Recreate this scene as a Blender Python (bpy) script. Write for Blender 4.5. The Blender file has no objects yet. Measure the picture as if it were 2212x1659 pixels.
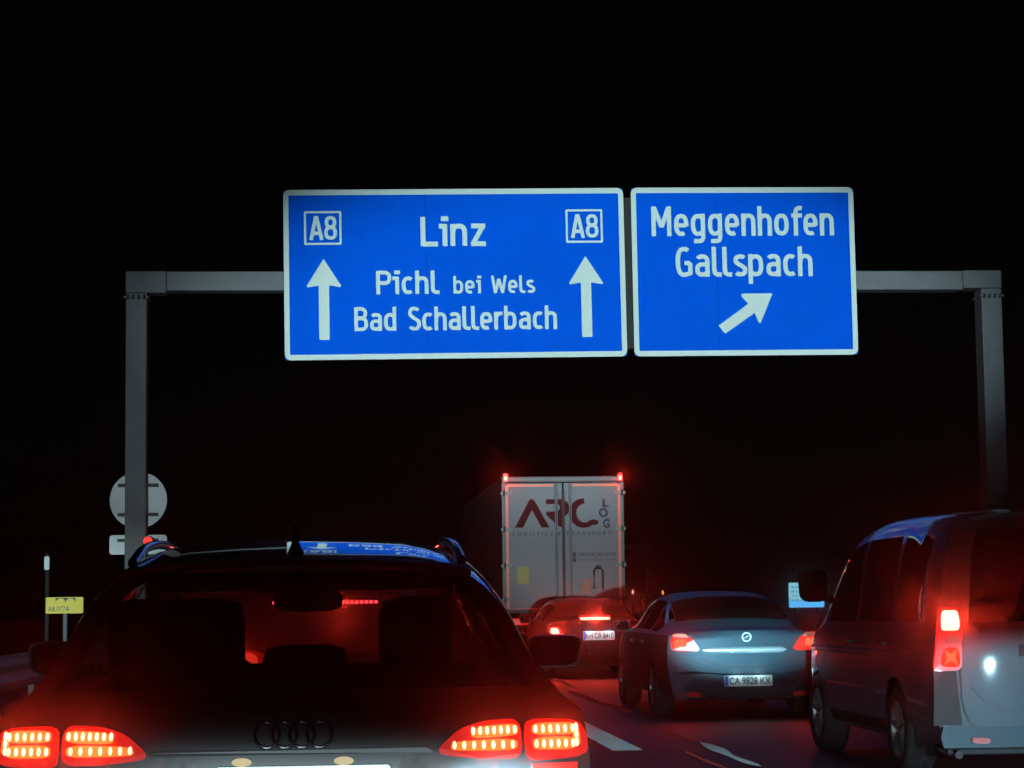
import bpy, bmesh, math, random
import numpy as np
from mathutils import Vector, Matrix

random.seed(7)
S = bpy.context.scene
C = S.collection
PI = math.pi
rad = math.radians

# ------------------------------------------------------------------ camera, night sky, exposure
cam = bpy.data.objects.new('camera', bpy.data.cameras.new('camera'))
C.objects.link(cam)
R3 = Matrix(((0.9971353834, 0.0045843922, -0.0754984141),
             (-0.0746543271, -0.1007623712, -0.9921056778),
             (-0.0121556008, 0.9948999587, -0.1001314810)))
# rows are the world X, Y, Z axes written in camera space: the matrix takes camera space to world space
cam.matrix_world = Matrix.Translation((0, 0, 1.25)) @ R3.to_4x4()
cam.data.sensor_width = 36
cam.data.lens = 36 * 4731 / 2212
cam.data.clip_start = 0.05
cam.data.clip_end = 3000
S.camera = cam

W = bpy.data.worlds.new('World')
S.world = W
W.use_nodes = True
nt = W.node_tree
sky_t = nt.nodes.new('ShaderNodeTexSky')
sky_t.sky_type = 'NISHITA'
sky_t.sun_disc = False
sky_t.sun_elevation = rad(35)
sky_t.sun_rotation = rad(200)
nt.nodes['Background'].inputs['Strength'].default_value = 0.00012
nt.links.new(sky_t.outputs['Color'], nt.nodes['Background'].inputs['Color'])

S.view_settings.view_transform = 'Standard'
S.view_settings.look = 'None'
S.view_settings.exposure = 0
S.view_settings.gamma = 1
S.view_settings.use_curve_mapping = False


def aim(o, target):
    o.rotation_euler = (Vector(target) - o.location).to_track_quat('-Z', 'Y').to_euler()


def spot(name, loc, target, watts, size, blend=0.6, color=(1, 1, 1), radius=0.05, sx=1.0, sy=1.0):
    l = bpy.data.lights.new(name, 'SPOT')
    l.energy = watts
    l.spot_size = rad(size)
    l.spot_blend = blend
    l.color = color
    l.shadow_soft_size = radius
    o = bpy.data.objects.new(name, l)
    C.objects.link(o)
    o.location = loc
    aim(o, target)
    o.scale = (sx, sy, 1)
    return o


XENON = (0.72, 0.97, 1.0)
# spots added behind the camera: stand in for headlight return from the sign sheeting
for hx in (-0.6, 1.4):
    spot('sign_fill', (hx, -14.0, 1.0), (4.05, 34.6, 5.62), 49000, 18.0, 0.72, XENON, 0.07, 1.0, 0.455)
# fill spots added behind the camera for the two legs of the gantry
spot('leg_fill', (-0.6, -14.0, 1.0), (-2.9, 35.0, 4.6), 21000, 7.4, 0.8, (0.78, 0.95, 1.0), 0.07, 0.72, 1.0)
spot('leg_fill', (1.4, -14.0, 1.0), (10.0, 35.0, 5.4), 5500, 7.0, 0.8, (0.86, 0.9, 1.0), 0.07, 0.62, 1.0)
# fill spots added past the wagon for the truck doors and the median
spot('truck_fill', (0.6, -12.0, 0.95), (4.5, 45.5, 2.6), 62000, 5.2, 1.0, XENON, 0.07, 1.0, 0.88)
spot('median_fill', (-0.6, -14.0, 1.0), (-3.55, 22, 1.40), 42000, 6.4, 1.0, XENON, 0.07, 1.0, 0.5)
# low beams of the car the picture is taken from
for hx in (-0.62, 0.62):
    spot('low_beam', (hx, 1.9, 0.66), (hx + 1.0, 26, -0.02), 1300, 38, 1.0, XENON, 0.05, 1.0, 0.25)
    spot('beam_core', (hx, 1.9, 0.66), (4.25, 23.4, 0.80), 46000, 5.0, 1.0, (0.46, 0.86, 1.0), 0.05, 1.0, 0.44)
# the car standing behind the van in the right lane
for hx in (4.2, 5.4):
    spot('low_beam', (hx, 8.2, 0.66), (hx - 0.2, 30, 0.1), 580, 60, 0.5, (0.46, 0.82, 1.0), 0.035, 1.0, 0.15)

# ------------------------------------------------------------------ materials
MATS = {}


def mat(name, base, rough=0.5, metal=0.0, coat=0.0, emit=None, es=0.0, noise=0.0, nscale=20.0, bump=0.0, spec=0.5, coat_rough=0.05):
    if name in MATS:
        return MATS[name]
    m = bpy.data.materials.new(name)
    m.use_nodes = True
    n = m.node_tree.nodes
    L = m.node_tree.links
    b = n['Principled BSDF']
    b.inputs['Base Color'].default_value = (*base, 1)
    b.inputs['Roughness'].default_value = rough
    b.inputs['Metallic'].default_value = metal
    b.inputs['Specular IOR Level'].default_value = spec
    b.inputs['Coat Weight'].default_value = coat
    b.inputs['Coat Roughness'].default_value = coat_rough
    if emit:
        b.inputs['Emission Color'].default_value = (*emit, 1)
        b.inputs['Emission Strength'].default_value = es
    if noise or bump:
        tc = n.new('ShaderNodeTexCoord')
        nz = n.new('ShaderNodeTexNoise')
        nz.inputs['Scale'].default_value = nscale
        nz.inputs['Detail'].default_value = 5
        L.new(tc.outputs['Object'], nz.inputs['Vector'])
        if noise:
            mx = n.new('ShaderNodeMix')
            mx.data_type = 'RGBA'
            mx.inputs['A'].default_value = (*[c * (1 - noise) for c in base], 1)
            mx.inputs['B'].default_value = (*[min(1, c * (1 + noise)) for c in base], 1)
            L.new(nz.outputs['Fac'], mx.inputs['Factor'])
            L.new(mx.outputs['Result'], b.inputs['Base Color'])
            mr = n.new('ShaderNodeMapRange')
            mr.inputs['To Min'].default_value = max(0, rough * (1 - noise))
            mr.inputs['To Max'].default_value = min(1, rough * (1 + noise))
            L.new(nz.outputs['Fac'], mr.inputs['Value'])
            L.new(mr.outputs['Result'], b.inputs['Roughness'])
        if bump:
            bp = n.new('ShaderNodeBump')
            bp.inputs['Strength'].default_value = bump
            bp.inputs['Distance'].default_value = 0.01
            L.new(nz.outputs['Fac'], bp.inputs['Height'])
            L.new(bp.outputs['Normal'], b.inputs['Normal'])
    MATS[name] = m
    return m


def glow_mat(name, color, strength):
    if name in MATS:
        return MATS[name]
    m = bpy.data.materials.new(name)
    m.use_nodes = True
    n = m.node_tree.nodes
    n.remove(n['Principled BSDF'])
    e = n.new('ShaderNodeEmission')
    e.inputs['Color'].default_value = (*color, 1)
    e.inputs['Strength'].default_value = strength
    m.node_tree.links.new(e.outputs[0], n['Material Output'].inputs['Surface'])
    MATS[name] = m
    return m


def glass_mat(name, tint, dust=0.0, dust_col=(0.5, 0.5, 0.5), refl=1.0):
    if name in MATS:
        return MATS[name]
    m = bpy.data.materials.new(name)
    m.use_nodes = True
    n = m.node_tree.nodes
    L = m.node_tree.links
    n.remove(n['Principled BSDF'])
    tr = n.new('ShaderNodeBsdfTransparent')
    tr.inputs['Color'].default_value = (*tint, 1)
    gl = n.new('ShaderNodeBsdfGlossy')
    gl.inputs['Roughness'].default_value = 0.02
    gl.inputs['Color'].default_value = (refl, refl, refl, 1)
    lw = n.new('ShaderNodeLayerWeight')
    pw = n.new('ShaderNodeMath')
    pw.operation = 'POWER'
    pw.inputs[1].default_value = 5
    L.new(lw.outputs['Facing'], pw.inputs[0])
    fr = n.new('ShaderNodeMapRange')
    fr.inputs['To Min'].default_value = 0.04
    L.new(pw.outputs[0], fr.inputs['Value'])
    mx = n.new('ShaderNodeMixShader')
    L.new(fr.outputs[0], mx.inputs[0])
    L.new(tr.outputs[0], mx.inputs[1])
    L.new(gl.outputs[0], mx.inputs[2])
    out = mx
    if dust:
        t2 = n.new('ShaderNodeBsdfTranslucent')
        t2.inputs['Color'].default_value = (*dust_col, 1)
        nz = n.new('ShaderNodeTexNoise')
        nz.inputs['Scale'].default_value = 5
        tc = n.new('ShaderNodeTexCoord')
        L.new(tc.outputs['Object'], nz.inputs['Vector'])
        ml = n.new('ShaderNodeMath')
        ml.operation = 'MULTIPLY'
        ml.inputs[1].default_value = dust * 2
        L.new(nz.outputs['Fac'], ml.inputs[0])
        m2 = n.new('ShaderNodeMixShader')
        L.new(ml.outputs[0], m2.inputs[0])
        L.new(mx.outputs[0], m2.inputs[1])
        L.new(t2.outputs[0], m2.inputs[2])
        out = m2
    L.new(out.outputs[0], n['Material Output'].inputs['Surface'])
    MATS[name] = m
    return m


BLACK_PAINT = mat('black_paint', (0.030, 0.031, 0.035), 0.42, 0.55, 1.0, noise=0.18, nscale=3, coat_rough=0.03)
SILVER_PAINT = mat('grey_blue_paint', (0.032, 0.074, 0.102), 0.42, 0.2, 0.0, noise=0.1, nscale=3, coat_rough=0.2, spec=0.12)
VAN_PAINT = mat('grey_paint', (0.082, 0.128, 0.160), 0.42, 0.0, 0.5, spec=0.3, noise=0.12, nscale=3)
RED_PAINT = mat('dark_red_paint', (0.014, 0.004, 0.004), 0.5, 0.0, 0.1, spec=0.15, noise=0.1, nscale=3)
DARK_PAINT = mat('dark_grey_paint', (0.05, 0.05, 0.055), 0.6, 0.0, 0.0, spec=0.2, noise=0.1, nscale=3)
DUSTY_GLASS = mat('dusty_back_glass', (0.16, 0.13, 0.13), 0.5, noise=0.25, nscale=4)
PLASTIC = mat('black_plastic', (0.012, 0.012, 0.013), 0.55, noise=0.15, nscale=30)
MIRROR_GLASS = mat('mirror_glass', (0.004, 0.004, 0.005), 0.02)
TRIM = mat('gloss_trim', (0.01, 0.01, 0.01), 0.15)
RUBBER = mat('tyre_rubber', (0.022, 0.022, 0.024), 0.8, noise=0.25, nscale=30, bump=0.3)
ALLOY = mat('alloy_rim', (0.35, 0.36, 0.38), 0.35, 0.8, noise=0.1)
CHROME = mat('chrome', (0.75, 0.77, 0.8), 0.12, 1.0, noise=0.05)
CABIN = mat('cabin_cloth', (0.008, 0.008, 0.009), 0.9, noise=0.2, nscale=60)
GALV = mat('galvanised_steel', (0.135, 0.15, 0.165), 0.6, 0.0, noise=0.4, nscale=4, bump=0.08)
GALV_BACK = mat('sign_back_aluminium', (0.70, 0.78, 0.80), 0.5, 0.1, noise=0.12, nscale=5)
DARK_STEEL = mat('dark_steel', (0.03, 0.03, 0.032), 0.5, 0.5, noise=0.2)
SIGN_WHITE = mat('white_sheeting', (0.66, 0.78, 0.75), 0.6, spec=0.1, noise=0.03, nscale=2)
SIGN_BLUE = mat('blue_sheeting', (0.0003, 0.105, 0.78), 0.7, spec=0.0, noise=0.09, nscale=1.2)
YELLOW = mat('yellow_sheeting', (0.70, 0.56, 0.012), 0.5, noise=0.08, nscale=14)
INK = mat('black_print', (0.015, 0.013, 0.02), 0.5, noise=0.1)
PLATE = mat('plate_white', (0.72, 0.8, 0.8), 0.35, noise=0.03)
PLATE_BLUE = mat('plate_blue', (0.01, 0.1, 0.6), 0.35, noise=0.03)
ASPHALT = mat('asphalt', (0.032, 0.031, 0.032), 0.66, noise=0.45, nscale=26, bump=0.7)
GRASS = mat('verge_grass', (0.05, 0.042, 0.02), 0.9, noise=0.5, nscale=3, bump=0.8)
PAINT_WHITE = mat('road_paint', (0.86, 0.90, 0.90), 0.5, noise=0.12, nscale=8)
PAINT_RED_LIT = mat('red_lit_road_paint', (0.62, 0.10, 0.055), 0.5, noise=0.35, nscale=7)  # red light of the rear lamps painted into the line colour
PAINT_WORN = mat('worn_road_paint', (0.42, 0.41, 0.40), 0.5, noise=0.45, nscale=7)
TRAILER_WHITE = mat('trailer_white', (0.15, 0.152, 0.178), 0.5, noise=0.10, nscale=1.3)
CURTAIN = mat('trailer_curtain', (0.22, 0.13, 0.14), 0.6, noise=0.2, nscale=2)
LOGO_RED = mat('logo_red', (0.085, 0.006, 0.010), 0.6, noise=0.1, spec=0.1)
LOGO_GREY = mat('logo_grey', (0.045, 0.045, 0.08), 0.6, spec=0.1, noise=0.1)
RED_TAPE = mat('red_tape', (0.95, 0.15, 0.06), 0.4, noise=0.08, nscale=6)
STICKER_Y = mat('sticker_yellow', (0.33, 0.27, 0.04), 0.5, noise=0.1)
STICKER_O = mat('sticker_orange', (0.30, 0.13, 0.07), 0.5, noise=0.2)
STICKER_R = mat('sticker_red', (0.40, 0.06, 0.06), 0.5, noise=0.1)
REFLECTOR = mat('red_reflector', (0.85, 0.03, 0.03), 0.3, noise=0.05)
LENS_DARK = mat('red_lens', (0.45, 0.012, 0.010), 0.35, coat=0.2, emit=(1, 0.02, 0.012), es=0.18)
LENS_DIM = mat('red_lens_dim', (0.40, 0.02, 0.016), 0.25, coat=0.5, emit=(1, 0.05, 0.035), es=0.5)
LENS_OFF = mat('red_lens_off', (0.14, 0.008, 0.01), 0.15, coat=1.0, emit=(1, 0.02, 0.02), es=0.01)
CLEAR_LENS = mat('clear_lens', (0.5, 0.48, 0.42), 0.15, coat=1.0, emit=(1, 0.75, 0.55), es=0.12)
LED_STRIP = glow_mat('led_strip_glow', (1, 0.17, 0.028), 1.6)
LED_HOT = glow_mat('led_hot_glow', (1, 0.74, 0.38), 2.4)
BRAKE_HOT = glow_mat('brake_hot_glow', (1, 0.55, 0.36), 2.4)
BRAKE_RED = glow_mat('brake_red_glow', (1, 0.035, 0.02), 1.6)
TAIL_ORANGE = glow_mat('tail_orange_glow', (1, 0.16, 0.07), 1.15)
PINK_GLOW = glow_mat('tail_pink_glow', (1, 0.06, 0.16), 1.5)
CREAM_GLOW = glow_mat('plate_lamp_glow', (1, 0.86, 0.52), 0.62)
AMBER_GLOW = glow_mat('amber_glow', (1, 0.26, 0.04), 1.6)
PANEL_GLOW = glow_mat('headlit_panel_glow', (0.30, 0.78, 0.92), 0.72)  # headlight return painted in as glow; the panel has no lamp
PANEL_BLUE = glow_mat('headlit_panel_blue_glow', (0.10, 0.50, 1.0), 0.95)
PANEL_TEXT = glow_mat('headlit_panel_text_glow', (0.16, 0.50, 0.72), 0.62)
DARK_GLASS = glass_mat('dark_glass', (0.02, 0.02, 0.025))
REAR_GLASS = glass_mat('rear_glass', (0.62, 0.6, 0.6), refl=0.5)
WIND_GLASS = glass_mat('dusty_windscreen', (0.82, 0.8, 0.8), 0.14, (0.6, 0.5, 0.5))
CLEAR_GLASS = glass_mat('side_glass', (0.75, 0.76, 0.76), refl=0.25)


# ------------------------------------------------------------------ mesh helpers
def obj(name, bm, m, parent=None, smooth=None):
    me = bpy.data.meshes.new(name)
    bm.to_mesh(me)
    bm.free()
    me.materials.append(m)
    o = bpy.data.objects.new(name, me)
    C.objects.link(o)
    if parent:
        o.parent = parent
    if smooth:
        me.polygons.foreach_set('use_smooth', [True] * len(me.polygons))
        me.set_sharp_from_angle(angle=rad(smooth))
    return o


def tag(o, label, cat, group=None, kind=None):
    if label:
        o['label'] = label
    if cat:
        o['category'] = cat
    if group:
        o['group'] = group
    if kind:
        o['kind'] = kind
    return o


def thing(name, label, cat, loc=(0, 0, 0), rz=0.0, group=None):
    o = bpy.data.objects.new(name, None)
    C.objects.link(o)
    o.location = loc
    o.rotation_euler = (0, 0, rz)
    o.empty_display_size = 0.1
    return tag(o, label, cat, group)


def structure(name, bm, m):
    o = obj(name, bm, m)
    o['kind'] = 'structure'
    return o


def bx(bm, x0, x1, y0, y1, z0, z1, bev=0.0):
    r = bmesh.ops.create_cube(bm, size=1)
    for v in r['verts']:
        v.co = Vector(((x0 + x1) / 2 + v.co.x * (x1 - x0), (y0 + y1) / 2 + v.co.y * (y1 - y0), (z0 + z1) / 2 + v.co.z * (z1 - z0)))
    if bev:
        es = list({e for v in r['verts'] for e in v.link_edges})
        bmesh.ops.bevel(bm, geom=es, offset=bev, segments=2, affect='EDGES', profile=0.6)


def box(name, m, parent, x0, x1, y0, y1, z0, z1, bev=0.0):
    bm = bmesh.new()
    bx(bm, x0, x1, y0, y1, z0, z1, bev)
    return obj(name, bm, m, parent)


def tube(bm, pts, r, n=10, cap=True):
    pts = [Vector(p) for p in pts]
    rings = []
    for i, p in enumerate(pts):
        a = pts[max(i - 1, 0)]
        b = pts[min(i + 1, len(pts) - 1)]
        t = (b - a).normalized()
        s = t.cross(Vector((0, 0, 1)))
        if s.length < 1e-3:
            s = t.cross(Vector((1, 0, 0)))
        s.normalize()
        u = s.cross(t)
        rr = r[i] if isinstance(r, (list, tuple)) else r
        rings.append([bm.verts.new(p + (s * math.cos(2 * PI * k / n) + u * math.sin(2 * PI * k / n)) * rr) for k in range(n)])
    for i in range(len(rings) - 1):
        for k in range(n):
            bm.faces.new((rings[i][k], rings[i][(k + 1) % n], rings[i + 1][(k + 1) % n], rings[i + 1][k]))
    if cap:
        bm.faces.new(rings[0])
        bm.faces.new(rings[-1][::-1])


def lathe_x(bm, prof, n=32, c=(0, 0, 0)):
    """profile of (x, radius) turned about the x axis"""
    rings = []
    for x, r in prof:
        rings.append([bm.verts.new((c[0] + x, c[1] + r * math.cos(2 * PI * k / n), c[2] + r * math.sin(2 * PI * k / n))) for k in range(n)])
    for i in range(len(rings) - 1):
        for k in range(n):
            bm.faces.new((rings[i][k], rings[i][(k + 1) % n], rings[i + 1][(k + 1) % n], rings[i + 1][k]))


def prism(bm, poly, y0, y1, yf=None):
    """polygon in x,z between y0 (front) and y1 (back); yf(x, z) adds a surface to follow"""
    f = yf or (lambda x, z: 0.0)
    a = [bm.verts.new((x, f(x, z) + y0, z)) for x, z in poly]
    b = [bm.verts.new((x, f(x, z) + y1, z)) for x, z in poly]
    n = len(poly)
    fs = [bm.faces.new(a), bm.faces.new(b[::-1])]
    for q in fs:
        q.normal_update()
    for i in range(n):
        bm.faces.new((a[i], b[i], b[(i + 1) % n], a[(i + 1) % n]))
    bmesh.ops.triangulate(bm, faces=fs, ngon_method='EAR_CLIP')


def rrect(x0, x1, z0, z1, r, n=6):
    p = []
    for cx, cz, a0 in ((x1 - r, z1 - r, 0), (x0 + r, z1 - r, 90), (x0 + r, z0 + r, 180), (x1 - r, z0 + r, 270)):
        for k in range(n + 1):
            a = rad(a0 + 90 * k / n)
            p.append((cx + r * math.cos(a), cz + r * math.sin(a)))
    return p


def ring_prism(bm, outer, inner, y0, y1):
    n = len(outer)
    V = [[bm.verts.new((x, y, z)) for x, z in pl] for pl, y in ((outer, y0), (inner, y0), (inner, y1), (outer, y1))]
    for i in range(n):
        j = (i + 1) % n
        for q in range(4):
            A, B = V[q], V[(q + 1) % 4]
            bm.faces.new((A[i], A[j], B[j], B[i]))


# ------------------------------------------------------------------ lettering
def arc(cx, cz, rx, rz, a0, a1, n=9, e=0.8):
    o = []
    for k in range(n + 1):
        a = rad(a0 + (a1 - a0) * k / n)
        c, s = math.cos(a), math.sin(a)
        o.append((cx + rx * math.copysign(abs(c) ** e, c), cz + rz * math.copysign(abs(s) ** e, s)))
    return o


SW = 0.142
h_ = SW / 2


def glyphs():
    G = {}
    st = lambda x, z0, z1: [(x, z0), (x, z1)]
    up = 0.75 - h_
    G['l'] = (0.33, [[(h_, 1.0), (h_, 0.22)] + arc(0.205, 0.21, 0.127, 0.132, 180, 270, 6) + [(0.30, h_)]])
    G['i'] = (0.30, [st(0.16, 0.0, 0.75), [(0.0, up), (0.16, up)], [(0.06, 0.93), (0.26, 0.93)]])
    G['n'] = (0.53, [st(h_, 0, 0.75), [(h_, 0.42)] + arc(0.235, 0.46, 0.157, up - 0.46, 180, 0) + [(0.392, 0)]])
    G['h'] = (0.53, [st(h_, 0, 1.0), [(h_, 0.42)] + arc(0.235, 0.46, 0.157, up - 0.46, 180, 0) + [(0.392, 0)]])
    G['o'] = (0.55, [arc(0.245, 0.375, 0.167, 0.297, 0, 360, 22)])
    G['c'] = (0.47, [arc(0.24, 0.375, 0.162, 0.297, 52, 308, 16)])
    G['e'] = (0.54, [[(h_, 0.36), (0.40, 0.36)], [(0.40, 0.33)] + arc(0.24, 0.40, 0.16, 0.272, 0, 180, 10) + arc(0.24, 0.35, 0.162, 0.272, 180, 300, 8)])
    G['a'] = (0.53, [arc(0.235, 0.50, 0.157, up - 0.50, 150, 0, 8) + [(0.392, 0.0)], [(0.392, 0.41), (0.22, 0.41)] + arc(0.22, 0.245, 0.142, 0.165, 90, 270, 8) + [(0.30, 0.085), (0.392, 0.15)]])
    G['d'] = (0.55, [st(0.40, 0, 1.0), [(0.40, 0.60)] + arc(0.24, 0.375, 0.162, 0.297, 70, 290, 14) + [(0.40, 0.15)]])
    G['b'] = (0.55, [st(h_, 0, 1.0), [(h_, 0.60)] + arc(0.24, 0.375, 0.162, 0.297, 110, -110, 14) + [(h_, 0.15)]])
    G['p'] = (0.55, [st(h_, -0.24, 0.75), [(h_, 0.60)] + arc(0.24, 0.375, 0.162, 0.297, 110, -110, 14) + [(h_, 0.15)]])
    G['g'] = (0.55, [[(0.40, 0.75), (0.40, 0.0)] + arc(0.25, -0.02, 0.15, 0.15, 0, -90, 6) + [(0.10, -0.165)], [(0.40, 0.60)] + arc(0.24, 0.375, 0.162, 0.297, 70, 290, 14) + [(0.40, 0.15)]])
    s = arc(0.225, 0.53, 0.142, 0.142, 35, 180, 8) + [(0.10, 0.47), (0.20, 0.40), (0.28, 0.35), (0.365, 0.28)] + arc(0.225, 0.235, 0.15, 0.157, 0, -145, 8)
    G['s'] = (0.47, [s])
    G['z'] = (0.48, [[(0.04, up), (0.42, up)], [(0.36, up), (0.08, h_)], [(0.03, h_), (0.43, h_)]])
    G['f'] = (0.40, [arc(0.31, 0.76, 0.15, 1 - h_ - 0.76, 70, 180, 7) + [(0.16, 0.0)], [(0.02, up), (0.37, up)]])
    G['r'] = (0.38, [st(h_, 0, 0.75), [(h_, 0.40)] + arc(0.27, 0.42, 0.19, up - 0.42, 180, 80, 7)])
    G['L'] = (0.50, [st(h_, 0, 1.0), [(h_, h_), (0.47, h_)]])
    G['P'] = (0.56, [st(h_, 0, 1.0), [(h_, 1 - h_), (0.24, 1 - h_)] + arc(0.26, 0.70, 0.20, 1 - h_ - 0.70, 90, -90, 10) + [(0.24, 0.478), (h_, 0.478)]])
    G['B'] = (0.58, [st(h_, 0, 1.0), [(h_, 1 - h_), (0.22, 1 - h_)] + arc(0.24, 0.735, 0.18, 1 - h_ - 0.735, 90, -90, 9) + [(h_, 0.548)], [(h_, 0.53), (0.22, 0.53)] + arc(0.25, 0.304, 0.20, 0.226, 90, -90, 9) + [(h_, h_)]])
    S_ = arc(0.245, 0.72, 0.165, 0.202, 30, 180, 8) + [(0.10, 0.64), (0.20, 0.545), (0.31, 0.47), (0.41, 0.37)] + arc(0.245, 0.30, 0.175, 0.222, 0, -150, 9)
    G['S'] = (0.53, [S_])
    G['G'] = (0.60, [arc(0.275, 0.5, 0.197, 1 - h_ - 0.5, 55, 295, 16) + [(0.46, 0.12)], [(0.46, 0.07), (0.46, 0.47)], [(0.28, 0.46), (0.46, 0.46)]])
    G['M'] = (0.72, [st(h_, 0, 1), st(0.57, 0, 1), [(h_ + 0.02, 0.97), (0.324, 0.30)], [(0.324, 0.30), (0.55, 0.97)]])
    G['W'] = (0.80, [[(0.06, 1.0), (0.20, 0.0)], [(0.20, 0.02), (0.37, 0.82)], [(0.37, 0.82), (0.54, 0.02)], [(0.54, 0.0), (0.69, 1.0)]])
    G['A'] = (0.56, [[(0.06, 0.0), (0.25, 1.0)], [(0.27, 1.0), (0.47, 0.0)], [(0.13, 0.28), (0.40, 0.28)]])
    G['8'] = (0.54, [arc(0.25, 0.735, 0.155, 1 - h_ - 0.735, 0, 360, 18), arc(0.25, 0.30, 0.175, 0.222, 0, 360, 18)])
    return G


GLY = glyphs()


def ribbon(bm, pts, w, fx, y):
    P = [Vector((p[0], p[1])) for p in pts]
    Q = [P[0]]
    for p in P[1:]:
        if (p - Q[-1]).length > 1e-4:
            Q.append(p)
    closed = (Q[0] - Q[-1]).length < 1e-3
    if closed:
        Q.pop()
    n = len(Q)
    L, Rr = [], []
    for i in range(n):
        a = Q[(i - 1) % n] if (closed or i > 0) else Q[i]
        b = Q[(i + 1) % n] if (closed or i < n - 1) else Q[i]
        d1 = (Q[i] - a).normalized() if (Q[i] - a).length > 0 else (b - Q[i]).normalized()
        d2 = (b - Q[i]).normalized() if (b - Q[i]).length > 0 else d1
        t = (d1 + d2).normalized()
        k = min(1.35, 1 / max(0.3, t.dot(d1)))
        nn = Vector((-t.y, t.x)) * (w / 2 * k)
        L.append(bm.verts.new(fx(Q[i] + nn, y)))
        Rr.append(bm.verts.new(fx(Q[i] - nn, y)))
    for i in range(n if closed else n - 1):
        j = (i + 1) % n
        bm.faces.new((L[i], Rr[i], Rr[j], L[j]))


def sign_text(parent, text, x0, x1, base, cap, y, m, sw=SW, space=0.30):
    bm = bmesh.new()
    adv = 0.0
    places = []
    for i, ch in enumerate(text):
        if ch == ' ':
            adv += space
            continue
        places.append((ch, adv))
        adv += GLY[ch][0]
    last = text[-1]
    tot = adv - (GLY[last][0] - max(p[0] for st in GLY[last][1] for p in st) - h_)
    sx = (x1 - x0) / tot
    k = 0
    for ch, a in places:
        for st in GLY[ch][1]:
            k += 1
            yy = y - 0.0006 * (k % 7)
            # stroke width is kept even in both directions: work in sign units
            pts = [(x0 + (p[0] + a) * sx, base + p[1] * cap) for p in st]
            ribbon(bm, pts, sw * cap * 0.5 + sw * sx * 0.5, lambda v, q: (v.x, q, v.y), yy)
    o = obj('lettering', bm, m, parent)
    return o


def font_text(name, parent, text, m, loc, width, height, rot=(PI / 2, 0, 0), shear=0.0, spacing=1.0, bold=0.0):
    """print set in Blender's built-in font, stretched to width x height, lower left corner at loc"""
    cu = bpy.data.curves.new('tmp', 'FONT')
    cu.body = text
    cu.shear = shear
    cu.space_character = spacing
    cu.offset = bold
    cu.resolution_u = 3
    o = bpy.data.objects.new('tmp', cu)
    C.objects.link(o)
    dg = bpy.context.evaluated_depsgraph_get()
    me = bpy.data.meshes.new_from_object(o.evaluated_get(dg))
    bpy.data.objects.remove(o)
    bpy.data.curves.remove(cu)
    co = np.array([v.co[:] for v in me.vertices])
    mn, mx = co.min(0), co.max(0)
    for v in me.vertices:
        v.co = Vector(((v.co.x - mn[0]) / (mx[0] - mn[0]) * width, (v.co.y - mn[1]) / (mx[1] - mn[1]) * height, 0))
    me.materials.clear()
    me.materials.append(m)
    me.name = name
    r = bpy.data.objects.new(name, me)
    C.objects.link(r)
    r.parent = parent
    r.location = loc
    r.rotation_euler = rot
    return r


# ------------------------------------------------------------------ ground, road, markings
bm = bmesh.new()
bx(bm, -600, 600, -60, 1000, -0.4, -0.06)
structure('ground', bm, GRASS)
bm = bmesh.new()
bx(bm, -2.35, 12.6, -40, 700, -0.3, 0.0)
structure('road', bm, ASPHALT)


def flat(bm, poly, z):
    bm.faces.new([bm.verts.new((x, y, z)) for x, y in poly])


# lane line dashes between the left and the right lane: structured paint whose cross ribs catch the head lamps
def ribbed(bm, left, right, y0, y1, z=0.005, pitch=0.06, hgt=0.004):
    """left(y), right(y) give the edges; saw-tooth ribs with their steep face towards the traffic"""
    y = y0
    while y < y1:
        a, b_ = left(y), right(y)
        yb = min(y + pitch, y1)
        c, d = left(yb), right(yb)
        v = [bm.verts.new(p) for p in ((a, y, z), (b_, y, z), (b_, y + 0.004, z + hgt), (a, y + 0.004, z + hgt), (c, yb, z), (d, yb, z))]
        bm.faces.new((v[0], v[1], v[2], v[3]))
        bm.faces.new((v[3], v[2], v[5], v[4]))
        y += pitch


for i, (y0, y1) in enumerate(((0.6, 6.6), (18.7, 24.7), (36.7, 42.7), (54.7, 60.7), (72.7, 78.7))):
    bm = bmesh.new()
    ribbed(bm, lambda y: 2.24, lambda y: 2.50, y0, y1)
    o = obj('lane_dash', bm, PAINT_WHITE)
    if i == 1:
        tag(o, 'white lane dash on the asphalt beside the right rear corner of the black wagon', 'lane marking', 'lane dashes')
    else:
        tag(o, ['white lane dash low in the foreground, beside the black wagon', '', 'white lane dash on the road left of the red saloon',
                'white lane dash on the road left of the white truck', 'farthest white lane dash, ahead of the white truck'][i], 'lane marking', 'lane dashes')


def wavy_strip(bm, x0, y0, y1, w, z, amp, seed):
    rnd = random.Random(seed)
    ph = rnd.random() * 6
    ce = lambda y: x0 + amp * math.sin(y * 0.55 + ph) + amp * 0.5 * math.sin(y * 1.9 + ph * 2)
    wd = lambda y: w * (0.62 + 0.38 * math.sin(y * 2.7 + ph) * math.sin(y * 1.1)) * min(1, 0.2 + 3 * (y - y0), 0.2 + 3 * (y1 - y))
    ribbed(bm, lambda y: ce(y) - wd(y) / 2, lambda y: ce(y) + wd(y) / 2, y0, y1, z, 0.06, 0.003)


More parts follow.
